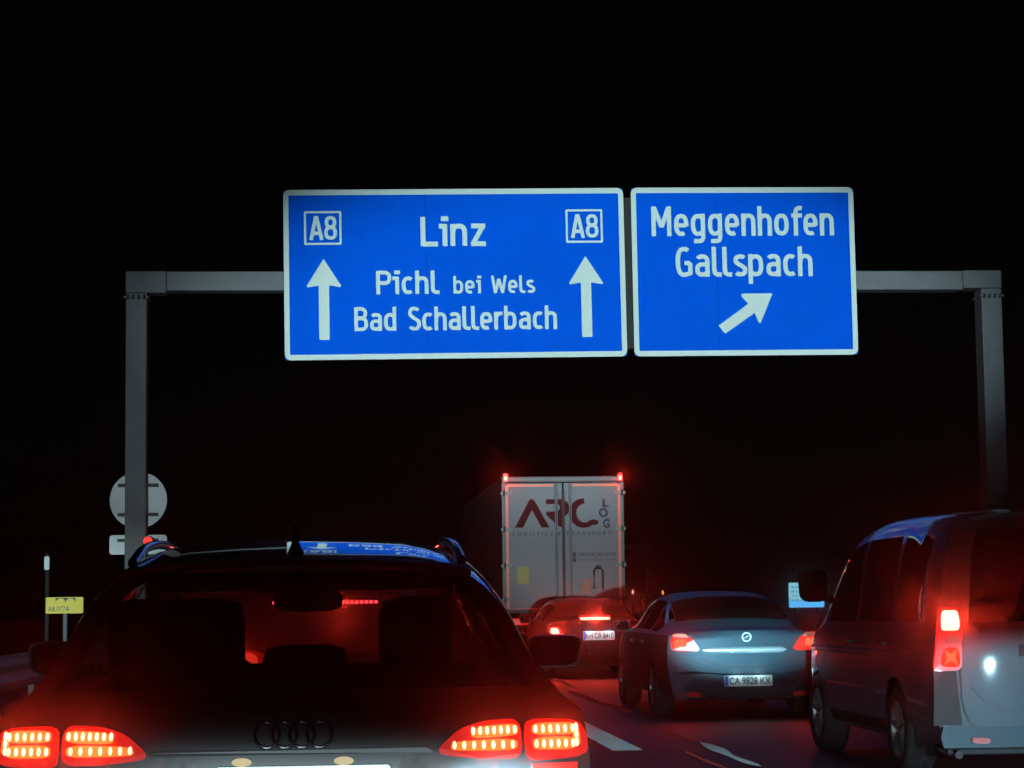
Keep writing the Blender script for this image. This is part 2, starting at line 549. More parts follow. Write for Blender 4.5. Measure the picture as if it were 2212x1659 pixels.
bm = bmesh.new()
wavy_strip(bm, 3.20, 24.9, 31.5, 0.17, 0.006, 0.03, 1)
tag(obj('red_lit_line', bm, PAINT_RED_LIT), 'thin road line coloured as if lit red, left of the sedan, between sedan and black wagon', 'road marking', 'worn lines')
bm = bmesh.new()
wavy_strip(bm, 3.42, 32.6, 37.0, 0.12, 0.006, 0.03, 2)
tag(obj('worn_line', bm, PAINT_WORN), 'pale thin line on the road, just beyond the line coloured as if lit red', 'road marking', 'worn lines')
bm = bmesh.new()
wavy_strip(bm, 3.14, 16.6, 19.6, 0.14, 0.006, 0.03, 3)
tag(obj('worn_line', bm, PAINT_WHITE), 'crooked worn white line on the road in front of the van', 'road marking', 'worn lines')
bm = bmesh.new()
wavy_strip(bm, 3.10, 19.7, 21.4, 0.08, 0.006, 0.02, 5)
tag(obj('red_lit_line', bm, PAINT_RED_LIT), 'short streak of road line coloured as if lit red at the far end of the crooked white line', 'road marking', 'worn lines')
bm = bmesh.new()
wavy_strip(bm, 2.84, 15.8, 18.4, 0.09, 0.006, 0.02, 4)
tag(obj('red_lit_line', bm, PAINT_RED_LIT), 'short dull road line coloured as if lit red at the bottom edge, right of the white dash', 'road marking', 'worn lines')
bm = bmesh.new()
flat(bm, [(-1.95, -20), (-1.80, -20), (-1.80, 500), (-1.95, 500)], 0.005)
tag(obj('edge_line', bm, PAINT_WORN), 'solid white line along the median side of the road', 'road marking')

# ------------------------------------------------------------------ sign gantry
gan = thing('sign_gantry', 'grey steel portal gantry carrying the two blue signs over the road', 'gantry', (3.63, 35.2, 0))


def gbox(name, x0, x1, y0, y1, z0, z1, bev=0.015, m=GALV, par=None):
    return box(name, m, par or gan, x0 - 3.63, x1 - 3.63, y0 - 35.2, y1 - 35.2, z0, z1, bev)


gbox('column', -3.50, -3.17, 35.0, 35.42, 0, 6.27)
gbox('column', 10.42, 10.76, 35.0, 35.42, 0, 6.33)
gbox('crossbeam', -2.86, 10.12, 35.0, 35.36, 6.31, 6.62)
gbox('corner_joint', -3.505, -2.865, 34.995, 35.38, 6.275, 6.625)
gbox('corner_joint', 10.125, 10.765, 34.995, 35.38, 6.335, 6.63)
for cx in (-3.335, 10.59):
    f = gbox('flange', cx - 0.20, cx + 0.20, 34.97, 35.44, 6.19, 6.22, 0.005)
    for dx in (-0.13, -0.045, 0.045, 0.13):
        bmv = bmesh.new()
        tube(bmv, [(cx - 3.63 + dx, -0.235, 6.235), (cx - 3.63 + dx, -0.235, 6.165)], 0.018, 6)
        obj('bolt', bmv, DARK_STEEL, f)
    gbox('foot_plate', cx - 0.35, cx + 0.35, 34.85, 35.57, 0.0, 0.05, 0.005)
gbox('band_clamp', -3.512, -3.158, 34.985, 35.0, 2.72, 2.74, 0.0)

SY = 34.6


def overhead_sign(name, label, x0, x1, z0, z1, seam_x, tilt):
    t = thing(name, label, 'road sign', ((x0 + x1) / 2, SY, z0), 0, 'overhead direction signs')
    cx = (x0 + x1) / 2
    t.rotation_euler = (0, tilt, 0)
    T = lambda x: x - cx
    Z = lambda z: z - z0
    seam = T(seam_x)
    for a, b in ((T(x0) + 0.01, seam - 0.0015), (seam + 0.0015, T(x1) - 0.01)):
        bm = bmesh.new()
        bx(bm, a, b, 0.0, 0.05, 0.01, z1 - z0 - 0.01, 0.004)
        obj('panel', bm, SIGN_BLUE, t)
    bm = bmesh.new()
    ring_prism(bm, rrect(T(x0), T(x1), 0, z1 - z0, 0.10), rrect(T(x0) + 0.082, T(x1) - 0.082, 0.088, z1 - z0 - 0.088, 0.012), -0.004, 0.012)
    bmesh.ops.recalc_face_normals(bm, faces=bm.faces)
    obj('border', bm, SIGN_WHITE, t)
    for zz in (0.45, z1 - z0 - 0.45):
        box('support_rail', DARK_STEEL, t, T(x0) + 0.2, T(x1) - 0.2, 0.052, 0.12, zz - 0.05, zz + 0.05)
    for fx in (0.2, 0.5, 0.8):
        xx = T(x0) + (x1 - x0) * fx
        box('bracket', DARK_STEEL, t, xx - 0.05, xx + 0.05, 0.122, 0.395, 1.10, 1.50)
    return t, T, Z


def arrow(t, poly, T, Z):
    bm = bmesh.new()
    prism(bm, [(T(x), Z(z)) for x, z in poly], -0.003, 0.001)
    bmesh.ops.recalc_face_normals(bm, faces=bm.faces)
    return obj('arrow', bm, SIGN_WHITE, t)


def badge(t, x0, x1, z0, z1, T, Z):
    bm = bmesh.new()
    ring_prism(bm, rrect(T(x0), T(x1), Z(z0), Z(z1), 0.015, 2), rrect(T(x0) + 0.034, T(x1) - 0.034, Z(z0) + 0.034, Z(z1) - 0.034, 0.008, 2), -0.003, 0.001)
    bmesh.ops.recalc_face_normals(bm, faces=bm.faces)
    return obj('route_badge', bm, SIGN_WHITE, t)


s1, T, Z = overhead_sign('direction_sign', 'wide blue overhead sign reading Linz, Pichl bei Wels and Bad Schallerbach', -0.965, 4.49, 5.155, 7.89, 1.30, -0.0085)
b = badge(s1, -0.640, -0.045, 7.0, 7.545, T, Z)
sign_text(b, 'A8', T(-0.556), T(-0.116), Z(7.079), 0.385, -0.004, SIGN_WHITE)
b = badge(s1, 3.548, 4.145, 7.0, 7.545, T, Z)
sign_text(b, 'A8', T(3.630), T(4.076), Z(7.079), 0.385, -0.004, SIGN_WHITE)
sign_text(s1, 'Linz', T(1.21), T(2.30), Z(6.965), 0.475, -0.004, SIGN_WHITE, 0.146)
sign_text(s1, 'Pichl', T(0.491), T(1.535), Z(6.195), 0.378, -0.004, SIGN_WHITE, 0.146)
sign_text(s1, 'bei Wels', T(1.722), T(3.036), Z(6.195), 0.286, -0.004, SIGN_WHITE, 0.148, 0.42)
sign_text(s1, 'Bad Schallerbach', T(0.138), T(3.373), Z(5.608), 0.385, -0.004, SIGN_WHITE, 0.146, 0.36)


def up_arrow(t, xc, ztip, zbot, T, Z):
    p = [(xc, ztip), (xc + 0.262, ztip - 0.415), (xc + 0.275, ztip - 0.438), (xc + 0.262, ztip - 0.456), (xc + 0.243, ztip - 0.456), (xc + 0.083, ztip - 0.430),
         (xc + 0.083, zbot + 0.012), (xc + 0.072, zbot), (xc - 0.072, zbot), (xc - 0.083, zbot + 0.012), (xc - 0.083, ztip - 0.430),
         (xc - 0.243, ztip - 0.456), (xc - 0.262, ztip - 0.456), (xc - 0.275, ztip - 0.438), (xc - 0.262, ztip - 0.415)]
    arrow(t, p[::-1], T, Z)


up_arrow(s1, -0.336, 6.777, 5.475, T, Z)
up_arrow(s1, 3.854, 6.785, 5.475, T, Z)

s2, T, Z = overhead_sign('direction_sign', 'narrower blue overhead sign reading Meggenhofen and Gallspach with slanting arrow', 4.605, 8.245, 5.185, 7.925, 5.98, -0.005)
sign_text(s2, 'Meggenhofen', T(4.929), T(7.912), Z(7.130), 0.488, -0.004, SIGN_WHITE)
sign_text(s2, 'Gallspach', T(5.302), T(7.542), Z(6.465), 0.491, -0.004, SIGN_WHITE)
arrow(s2, [(5.980, 5.675), (5.989, 5.660), (6.070, 5.550), (6.086, 5.545), (6.100, 5.552), (6.572, 5.873), (6.632, 5.720), (6.648, 5.706), (6.667, 5.716), (6.868, 6.180),
           (6.855, 6.193), (6.380, 6.190), (6.360, 6.175), (6.360, 6.145), (6.470, 6.025)], T, Z)

gbox('gap_backing', 4.38, 4.72, 34.73, 34.96, 5.32, 7.78, 0.005, mat('gap_black', (0.01, 0.01, 0.011), 0.7, noise=0.2))  # dark plate added behind the gap between the signs to keep it black

# round sign and plate, seen from behind on the left column
rs = thing('round_sign', 'pale round traffic sign seen from behind on the left gantry column', 'road sign', (-3.335, 35.5, 2.99))
bm = bmesh.new()
prof = [(0.0, 0.44), (0.008, 0.455), (0.025, 0.455), (0.03, 0.44), (0.03, 0.0)]
bmesh.ops.create_cone(bm, cap_ends=True, segments=48, radius1=0.455, radius2=0.455, depth=0.025)
bmesh.ops.rotate(bm, verts=bm.verts, cent=(0, 0, 0), matrix=Matrix.Rotation(PI / 2, 3, 'X'))
bmesh.ops.translate(bm, verts=bm.verts, vec=(0, 0.03, 0))
obj('disc', bm, GALV_BACK, rs)
for zz in (0.235, -0.235):
    box('bracket_bar', DARK_STEEL, rs, -0.325, 0.325, -0.03, 0.016, zz - 0.028, zz + 0.028, 0.004)
rp = thing('sign_plate', 'pale oblong plate seen from behind under the round sign', 'road sign', (-3.335, 35.5, 2.12))
bm = bmesh.new()
prism(bm, rrect(-0.455, 0.455, 0, 0.31, 0.05), 0.017, 0.035)
obj('plate', bm, GALV_BACK, rp)
box('bracket_bar', DARK_STEEL, rp, -0.325, 0.325, -0.03, 0.016, 0.20, 0.25, 0.004)
rl = thing('red_light_spot', 'added red ball standing for a red spot of light above the left edge of the black wagon roof', 'lamp', (-3.12, 34.8, 2.31))  # glowing ball added for a red spot of light, not a real lamp
bm = bmesh.new()
bmesh.ops.create_uvsphere(bm, u_segments=16, v_segments=10, radius=0.07)
obj('lens', bm, glow_mat('red_light_spot_glow', (1, 0.04, 0.04), 1.6), rl, 60)
bm = bmesh.new()
tube(bm, [(0, 0.04, 0), (0, 0.21, 0)], [0.085, 0.05], 14)
obj('added_ball_casing', bm, DARK_STEEL, rl, 40)

# ------------------------------------------------------------------ median: guard rail, yellow plate, reflector post
gr = thing('guard_rail', 'steel guard rail on posts along the median at the left edge', 'guard rail', (-2.75, 0, 0))
RAIL = mat('rail_steel', (0.16, 0.14, 0.15), 0.5, 0.3, noise=0.25, nscale=4)
bm = bmesh.new()
prof = [(-0.02, 0.60), (0.04, 0.63), (0.06, 0.68), (0.02, 0.735), (0.02, 0.755), (0.06, 0.81), (0.04, 0.86), (-0.02, 0.89), (-0.03, 0.88), (-0.03, 0.61)]
for a, b_ in ((4, 120),):
    A = [bm.verts.new((x, a, z)) for x, z in prof]
    B = [bm.verts.new((x, b_, z)) for x, z in prof]
    for i in range(len(prof)):
        bm.faces.new((A[i], B[i], B[(i + 1) % len(prof)], A[(i + 1) % len(prof)]))
bmesh.ops.recalc_face_normals(bm, faces=bm.faces)
obj('beam', bm, RAIL, gr, 40)
pbm = bmesh.new()
bx(pbm, -0.09, -0.035, -0.06, 0.06, -0.06, 0.84, 0.006)
p0 = obj('post', pbm, RAIL, gr)
p0.location = (0, 6, 0)
for k in range(1, 28):
    p = p0.copy()
    C.objects.link(p)
    p.location = (0, 6 + 2 * k, 0)
MED = mat('median_concrete', (0.19, 0.16, 0.12), 0.85, noise=0.4, nscale=5, bump=0.4)
bm = bmesh.new()
bx(bm, -5.0, -2.95, -20, 400, -0.06, 0.18, 0.04)
structure('median_strip', bm, MED)

yp = thing('yellow_plate', 'small yellow plate with black print on a thin post left of the wagon', 'road sign', (-2.80, 22, 0))
bm = bmesh.new()
prism(bm, rrect(-0.165, 0.20, 1.215, 1.375, 0.012, 3), 0, 0.012)
o = obj('plate', bm, YELLOW, yp)
font_text('lettering', o, 'A8.077A', INK, (-0.145, -0.002, 1.235), 0.21, 0.05)
for cx in (-0.02, 0.075):
    bm = bmesh.new()
    n = 8
    o1 = [(cx + 0.05 * math.cos(rad(180 * k / n)), 1.318 + 0.045 * math.sin(rad(180 * k / n))) for k in range(n + 1)]
    prism(bm, [(cx - 0.05, 1.368)] + [q for q in o1[::-1]] + [(cx + 0.05, 1.368)], -0.003, -0.001)
    obj('symbol', bm, INK, o)
bm = bmesh.new()
tube(bm, [(0.02, 0.03, 0), (0.02, 0.03, 1.36)], 0.022, 8)
obj('post', bm, GALV, yp)

rp2 = thing('reflector_post', 'thin dark median post with a small white reflector, far left', 'post', (-4.03, 30, 0))
bm = bmesh.new()
tube(bm, [(0, 0, 0), (0, 0, 2.0)], 0.028, 8)
obj('post', bm, RUBBER, rp2)
bm = bmesh.new()
prism(bm, rrect(-0.034, 0.034, 1.79, 1.97, 0.02, 4), -0.045, -0.031)
obj('reflector', bm, mat('white_reflector', (0.7, 0.78, 0.82), 0.4), rp2)


# ------------------------------------------------------------------ car builder
def curve(keys):
    xs = np.array([k[0] for k in keys], float)
    ys = np.array([k[1] for k in keys], float)
    dx = np.diff(xs)
    sl = np.diff(ys) / dx
    m = np.zeros(len(xs))
    m[0], m[-1] = sl[0], sl[-1]
    for i in range(1, len(xs) - 1):
        m[i] = 0 if sl[i - 1] * sl[i] <= 0 else (sl[i - 1] * dx[i] + sl[i] * dx[i - 1]) / (dx[i] + dx[i - 1])

    def f(x):
        if x <= xs[0]:
            return float(ys[0])
        if x >= xs[-1]:
            return float(ys[-1])
        i = int(np.searchsorted(xs, x) - 1)
        t = (x - xs[i]) / dx[i]
        return float((2 * t ** 3 - 3 * t ** 2 + 1) * ys[i] + (t ** 3 - 2 * t ** 2 + t) * dx[i] * m[i] + (-2 * t ** 3 + 3 * t ** 2) * ys[i + 1] + (t ** 3 - t ** 2) * dx[i] * m[i + 1])
    return f


class Shell:
    pass


def car_shell(root, spec, paint, rear_glass=DARK_GLASS, wind=DARK_GLASS, side=DARK_GLASS):
    L = spec['L']
    roof = curve(spec['roof'])
    belt = curve(spec['belt'])
    off = curve(spec['off'])
    Wm = spec['W']
    bulge = spec.get('bulge', 0.08)
    base = spec.get('sill', 0.26)
    wr = spec['wheel_r']
    wheels = spec['wheels']
    fade = spec.get('fade', 1.25)
    up_x = curve(spec['upper'])          # fraction of height above belt -> fraction of half width
    nar_r = spec.get('nar_r', 0.09)
    nar_f = spec.get('nar_f', 0.16)

    def hw(y):
        w = 1.0
        if y < 0.9:
            w -= nar_r * (1 - y / 0.9) ** 2.6
        if y > L - 1.1:
            w -= nar_f * ((y - L + 1.1) / 1.1) ** 2.2
        return Wm * w

    def zlow(y):
        z = base
        for c in wheels:
            d = abs(y - c)
            Rr = wr + 0.05
            if d < Rr:
                z = max(z, wr + math.sqrt(Rr * Rr - d * d))
        return z

    off_roof = off(roof(0.3))
    ys = set(np.linspace(0, L, 44).tolist())
    for c in wheels:
        for a in np.linspace(0, PI, 15):
            ys.add(c + (wr + 0.05) * math.cos(a))
    for k in spec.get('cuts', []):
        ys.add(k)
    for k in (0.05, 0.12, 0.2, 0.3, L - 0.04, L - 0.1, L - 0.2):
        ys.add(k)
    ys = sorted(y for y in ys if 0 <= y <= L)
    ys = [y for i, y in enumerate(ys) if i == 0 or y - ys[i - 1] > 0.008]
    tl = [0, 0.06, 0.15, 0.28, 0.42, 0.56, 0.7, 0.82, 0.92]
    tu = [0, 0.04, 0.09, 0.15, 0.23, 0.32, 0.42, 0.52, 0.62, 0.71, 0.79, 0.86, 0.915, 0.955, 0.98, 0.993, 1.0]

    def shear(y, z):
        return off(z) * max(0, 1 - y / fade) ** 2 if y < fade else 0.0

    def side_x(w, z, bz):
        zm = spec.get('zmid', 0.68)
        q = (z - zm) / (zm - base if z < zm else max(0.05, bz - zm))
        return w * (1 - (spec.get('tuck_lo', 0.075) if z < zm else spec.get('tuck_hi', 0.025)) * q * q)

    def section(y):
        ya = y + off_roof * max(0, 1 - y / fade) ** 2
        bz = belt(ya)
        rz = max(roof(ya), bz + 0.01)
        w = hw(y)
        zl = zlow(y)
        pts = []
        for t in tl:
            z = zl + (bz - zl) * t
            pts.append((side_x(w, z, bz), z))
        wb = side_x(w, bz, bz)
        for t in tu:
            pts.append((wb * up_x(t), bz + (rz - bz) * t))
        return pts

    NJ = len(tl) + len(tu)
    secs = [section(y) for y in ys]
    VV = []
    for y, s in zip(ys, secs):
        row = [(-x, y + shear(y, z), z) for x, z in s] + [(x, y + shear(y, z), z) for x, z in s[-2::-1]]
        VV.append(row)
    NR = 2 * NJ - 1
    verts = [v for r in VV for v in r]
    idx = lambda i, j: i * NR + j
    faces = {'body': [], 'windshield': [], 'rear_window': []}
    sg = spec.get('side_glass', [])
    for i in range(len(ys) - 1):
        for j in range(NR - 1):
            q = (idx(i, j), idx(i + 1, j), idx(i + 1, j + 1), idx(i, j + 1))
            cx, cy, cz = np.mean([verts[k] for k in q], axis=0)
            jj = min(j, NR - 2 - j)
            key = 'body'
            u = (jj - len(tl) + 0.5)
            ym = 0.5 * (ys[i] + ys[i + 1])
            ya = ym + off_roof * max(0, 1 - ym / fade) ** 2
            if u > 0:
                tt = 0.5 * (tu[int(u - 0.5)] + tu[min(int(u + 0.5), len(tu) - 1)])
                for k, (a, b_) in enumerate(sg):
                    if a < ym < b_ and 0.09 < tt < spec.get('glass_top', 0.80) and roof(ya) - belt(ya) > 0.22:
                        key = ('side', k, cx > 0)
                ws = spec.get('windshield')
                if ws and ws[0] < ym < ws[1] and tt > 0.86 - 0.0 * tt:
                    key = 'windshield'
                if ws and ws[0] + 0.12 < ym < ws[1] and tt > 0.30 and ym > ws[2]:
                    key = 'windshield'
            faces.setdefault(key, []).append(q)
    # rear end
    ring = secs[0]
    rws = [(x, z) for x, z in ring if True]
    ncant = max(k for k in range(NJ) if ring[k][0] > 0.60 * ring[0][0])
    ss = [-1, -0.985, -0.96, -0.92, -0.86, -0.76, -0.62, -0.45, -0.25, 0, 0.25, 0.45, 0.62, 0.76, 0.86, 0.92, 0.96, 0.985, 1]
    zr = [p[1] for p in ring]
    xr = [p[0] for p in ring]
    wof = lambda z: float(np.interp(z, zr[:ncant + 1], xr[:ncant + 1]))

    def cap(x, z):
        w = wof(z)
        s_ = min(1.0, abs(x) / max(w, 1e-3))
        return off(z) - bulge * (1 - s_ ** 2.2)

    arcx = xr[ncant:][::-1]
    arcz = zr[ncant:][::-1]
    zg = spec.get('rear_glass', (9, 9))
    sgl = spec.get('rear_glass_s', 0.9)
    rows = []
    zlist = [p[1] for p in ring[:ncant + 1]]
    for z in zlist:
        w = wof(z)
        rows.append([(s_ * w, cap(s_ * w, z), z) for s_ in ss])
    wtop = ring[ncant][0]
    top = []
    for s_ in ss:
        z = float(np.interp(abs(s_) * wtop, arcx, arcz))
        top.append((s_ * wtop, off(z) - bulge * (1 - abs(s_) ** 2.2), z))
    rows.append(top)
    o0 = len(verts)
    for r in rows:
        verts += r
    ns = len(ss)
    for a in range(len(rows) - 1):
        for b_ in range(ns - 1):
            q = (o0 + a * ns + b_, o0 + a * ns + b_ + 1, o0 + (a + 1) * ns + b_ + 1, o0 + (a + 1) * ns + b_)
            zc = np.mean([verts[k][2] for k in q])
            sc = abs(0.5 * (ss[b_] + ss[b_ + 1]))
            faces['rear_window' if (zg[0] < zc < zg[1] and sc < sgl) else 'body'].append(q)
    # roof edge strip joining ring arc to the bulged top row
    arcpts = [(-x, off(z), z) for x, z in ring[ncant:]] + [(x, off(z), z) for x, z in ring[ncant:][-2::-1]]
    o1 = len(verts)
    verts += arcpts
    o2 = len(verts)
    for x, y, z in arcpts:
        verts.append((x, off(z) - bulge * (1 - (abs(x) / wtop) ** 2.2), z))
    for k in range(len(arcpts) - 1):
        faces['body'].append((o1 + k, o1 + k + 1, o2 + k + 1, o2 + k))
    # front end
    ringf = secs[-1]
    o3 = len(verts)
    for x, z in ringf:
        for s_ in (-1, -0.7, 0, 0.7, 1):
            verts.append((s_ * x, L + 0.14 * (1 - s_ * s_) * min(1, x / 0.4), z))
    for a in range(NJ - 1):
        for b_ in range(4):
            faces['body'].append((o3 + a * 5 + b_, o3 + a * 5 + b_ + 1, o3 + (a + 1) * 5 + b_ + 1, o3 + (a + 1) * 5 + b_))

    def emit(name, fl, m, parent):
        nonlocal verts
        bm = bmesh.new()
        mp = {}
        for q in fl:
            vs = []
            for k in q:
                if k not in mp:
                    mp[k] = bm.verts.new(verts[k])
                vs.append(mp[k])
            try:
                bm.faces.new(vs)
            except ValueError:
                pass
        bmesh.ops.remove_doubles(bm, verts=bm.verts, dist=0.0008)
        bmesh.ops.recalc_face_normals(bm, faces=bm.faces)
        return obj(name, bm, m, parent, 38)

    sh = Shell()
    sh.body = emit('body', faces['body'], paint, root)
    if faces['rear_window']:
        sh.rear_window = emit('rear_window', faces['rear_window'], rear_glass, root)
    if faces['windshield']:
        emit('windscreen', faces['windshield'], wind, root)
    for k, fl in faces.items():
        if isinstance(k, tuple):
            emit('side_window', fl, side, root)
    if spec.get('lining'):
        keep = [q for q in faces['body'] if np.mean([verts[k][2] for k in q]) > 0.90]
        old = verts
        verts = [(x * 0.975, (y + 0.03 if y < 0.6 else y), 0.8 + (z - 0.8) * 0.965) for x, y, z in old]
        emit('cabin_lining', keep, CABIN, root)
        verts = old
    # wheels
    for c in wheels:
        for sx in (-1, 1):
            wheel(root, sx * (Wm - 0.12), c, wr, sx)
    box('underbody', PLASTIC, root, -(Wm - 0.28), Wm - 0.28, 0.12, L - 0.15, 0.2, 0.60, 0.03)
    sh.cap = cap
    sh.hw = hw
    sh.roof = roof
    sh.belt = belt
    sh.side_x = side_x
    return sh


def wheel(root, x, y, r, sx):
    bm = bmesh.new()
    lathe_x(bm, [(sx * 0.10, r * 0.60), (sx * 0.112, r * 0.70), (sx * 0.115, r * 0.85), (sx * 0.10, r * 0.95), (sx * 0.07, r), (sx * 0.035, r), (sx * 0.03, r * 0.985), (sx * 0.02, r * 0.985), (sx * 0.015, r),
                 (-sx * 0.015, r), (-sx * 0.02, r * 0.985), (-sx * 0.03, r * 0.985), (-sx * 0.035, r), (-sx * 0.07, r), (-sx * 0.10, r * 0.95), (-sx * 0.115, r * 0.85), (-sx * 0.11, r * 0.65)], 40, (x, y, r))
    t = obj('wheel', bm, RUBBER, root, 40)
    bm = bmesh.new()
    lathe_x(bm, [(sx * 0.105, r * 0.64), (sx * 0.10, r * 0.60), (sx * 0.04, r * 0.58), (sx * 0.04, r * 0.2), (sx * 0.085, r * 0.17), (sx * 0.09, 0.001)], 30, (x, y, r))
    for k in range(5):
        a = 2 * PI * k / 5 + 0.3
        d = Vector((0, math.cos(a), math.sin(a)))
        tube(bm, [Vector((x + sx * 0.085, y, r)) + d * r * 0.12, Vector((x + sx * 0.095, y, r)) + d * r * 0.6], [r * 0.09, r * 0.065], 6)
    obj('rim', bm, ALLOY, t, 40)


def rounded(poly, times=2):
    for _ in range(times):
        q = []
        for i in range(len(poly)):
            (ax, az), (bx_, bz) = poly[i], poly[(i + 1) % len(poly)]
            q += [(ax * 0.82 + bx_ * 0.18, az * 0.82 + bz * 0.18), (ax * 0.18 + bx_ * 0.82, az * 0.18 + bz * 0.82)]
        poly = q
    return poly


def patch(name, root, m, poly, sh, out=0.012, back=0.01, smooth=None):
    """a piece that follows the rear of a body: polygon in x,z"""
    bm = bmesh.new()
    if name in ('tail_light', 'bulb', 'clear_lens', 'bumper_reflector', 'high_brake_light', 'led_strip'):
        poly = rounded(poly)
    prism(bm, poly, -out, back, sh.cap)
    bmesh.ops.recalc_face_normals(bm, faces=bm.faces)
    return obj(name, bm, m, root, smooth)


def mirror_part(root, x, y, z, sx, m, w=0.2, h=0.13):
    bm = bmesh.new()
    oul = rounded([(-w / 2 + (0.0 if sx > 0 else 0.015), -h / 2), (w / 2 - (0.015 if sx > 0 else 0.0), -h / 2), (w / 2, h * 0.35), (w / 2 - 0.03, h / 2), (-w / 2 + 0.03, h / 2), (-w / 2, h * 0.35)], 2)
    rings = []
    for yy, k in ((-0.01, 0.97), (0.0, 1.0), (0.05, 0.95), (0.09, 0.72), (0.11, 0.3)):
        rings.append([bm.verts.new((x + px * k, y + yy - sx * px * 0.18, z + pz * k)) for px, pz in oul])
    n = len(oul)
    for i in range(len(rings) - 1):
        for k in range(n):
            bm.faces.new((rings[i][k], rings[i][(k + 1) % n], rings[i + 1][(k + 1) % n], rings[i + 1][k]))
    bm.faces.new(rings[0])
    bm.faces.new(rings[-1][::-1])
    tube(bm, [(x - sx * w * 0.85, y + 0.07, z - h * 0.48), (x - sx * w * 0.30, y + 0.05, z - h * 0.36)], [0.03, 0.024], 8)
    o = obj('wing_mirror', bm, m, root, 40)
    bm = bmesh.new()
    bm.faces.new([bm.verts.new((x + px * 0.88, y - 0.013 - sx * px * 0.88 * 0.18, z + pz * 0.86)) for px, pz in oul])
    obj('mirror_glass', bm, MIRROR_GLASS, o)
    return o


def lamp_light(name, root, loc, color, watts, radius=0.06):
    l = bpy.data.lights.new(name, 'POINT')
    l.energy = watts
    l.color = color
    l.shadow_soft_size = radius
    o = bpy.data.objects.new(name, l)
    C.objects.link(o)
    o.parent = root
    o.location = loc
    return o


def lamp_beam(name, root, loc, color, watts, radius=0.04, cone=150, tilt=0.0):
    """the light a rear lamp throws backwards into the added scattering air"""
    l = bpy.data.lights.new(name, 'SPOT')
    l.energy = watts
    l.color = color
    l.shadow_soft_size = radius
    l.spot_size = rad(cone)
    l.spot_blend = 0.8
    o = bpy.data.objects.new(name, l)
    C.objects.link(o)
    o.parent = root
    o.location = loc
    o.rotation_euler = (-PI / 2 + tilt, 0, 0)
    return o


def number_plate(root, xc, y, zc, text, lead, w=0.52, hgt=0.115, tilt=0.0):
    bm = bmesh.new()
    prism(bm, rrect(-w / 2, w / 2, -hgt / 2, hgt / 2, 0.012, 3), 0, 0.008)
    p = obj('number_plate', bm, PLATE, root)
    p.location = (xc, y, zc)
    p.rotation_euler = (tilt, 0, 0)
    box('country_band', PLATE_BLUE, p, -w / 2 + 0.006, -w / 2 + 0.045, -0.003, 0.0, -hgt / 2 + 0.006, hgt / 2 - 0.006)
    font_text('lettering', p, text, INK, (-w / 2 + lead, -0.004, -hgt * 0.33), w - lead - 0.02, hgt * 0.66, bold=0.012)
    return p


RED = (1.0, 0.035, 0.018)

# ------------------------------------------------------------------ black wagon right in front
WX, WY = -0.163, 6.73
wag = thing('station_wagon', 'black station wagon right in front with lit LED brake lights and roof rails', 'car', (WX, WY, 0))
wspec = dict(lining=True, L=4.7, W=0.935, bulge=0.085, sill=0.26, wheel_r=0.325, wheels=(0.98, 3.79), zmid=0.70, nar_r=0.035,
             roof=[(0.30, 1.398), (0.6, 1.437), (0.9, 1.468), (1.2, 1.492), (1.6, 1.511), (2.0, 1.515), (2.5, 1.485), (2.8, 1.435), (3.05, 1.34), (3.6, 1.01), (4.2, 0.90), (4.7, 0.76)],
             belt=[(0, 0.93), (2.2, 0.93), (3.6, 0.92), (4.7, 0.72)],
             off=[(0.26, 0.02), (0.5, -0.01), (0.70, 0.0), (0.83, 0.003), (0.89, 0.022), (0.97, 0.07), (1.30, 0.32), (1.38, 0.36), (1.41, 0.33), (1.6, 0.33)],
             upper=[(0, 1), (0.09, 0.935), (0.2, 0.885), (0.34, 0.835), (0.47, 0.80), (0.6, 0.765), (0.72, 0.722), (0.82, 0.67), (0.91, 0.585), (0.96, 0.47), (0.99, 0.26), (1, 0)],
             rear_glass=(0.99, 1.355), rear_glass_s=0.90, glass_top=0.79,
             side_glass=[(0.35, 1.05), (1.12, 2.0), (2.08, 3.0)], windshield=(2.78, 3.65, 3.02), cuts=[0.35, 1.05, 1.12, 2.0, 2.08, 3.0, 2.78, 3.02, 3.65], fade=1.15)
ws = car_shell(wag, wspec, BLACK_PAINT, REAR_GLASS, WIND_GLASS, CLEAR_GLASS)
# spoiler lip
bm = bmesh.new()
lip = []
for s_ in np.linspace(-1, 1, 25):
    x = s_ * 0.56
    y = 0.335 - 0.085 * (1 - abs(s_) ** 2.2)
    z = 1.404 - 0.035 * abs(s_) ** 3
    lip.append((x, y, z))
for k in range(24):
    a, b_ = lip[k], lip[k + 1]
    for (p, q) in ((a, b_),):
        v = [bm.verts.new((p[0], p[1] + 0.12, p[2] + 0.008)), bm.verts.new((q[0], q[1] + 0.12, q[2] + 0.008)), bm.verts.new((q[0], q[1] - 0.03, q[2] - 0.006)), bm.verts.new((p[0], p[1] - 0.03, p[2] - 0.006)),
             bm.verts.new((q[0], q[1] - 0.02, q[2] - 0.024)), bm.verts.new((p[0], p[1] - 0.02, p[2] - 0.024)), bm.verts.new((q[0], q[1] + 0.12, q[2] - 0.035)), bm.verts.new((p[0], p[1] + 0.12, p[2] - 0.035))]
        bm.faces.new((v[0], v[1], v[2], v[3]))
        bm.faces.new((v[3], v[2], v[4], v[5]))
        bm.faces.new((v[5], v[4], v[6], v[7]))
bmesh.ops.remove_doubles(bm, verts=bm.verts, dist=0.0005)
obj('roof_spoiler', bm, mat('dull_trim', (0.008, 0.008, 0.009), 0.6, spec=0.25, noise=0.15), wag, 30)
bm = bmesh.new()
prism(bm, [(-0.14, 1.372), (0.20, 1.372), (0.20, 1.380), (-0.14, 1.380)], 0.222, 0.235)
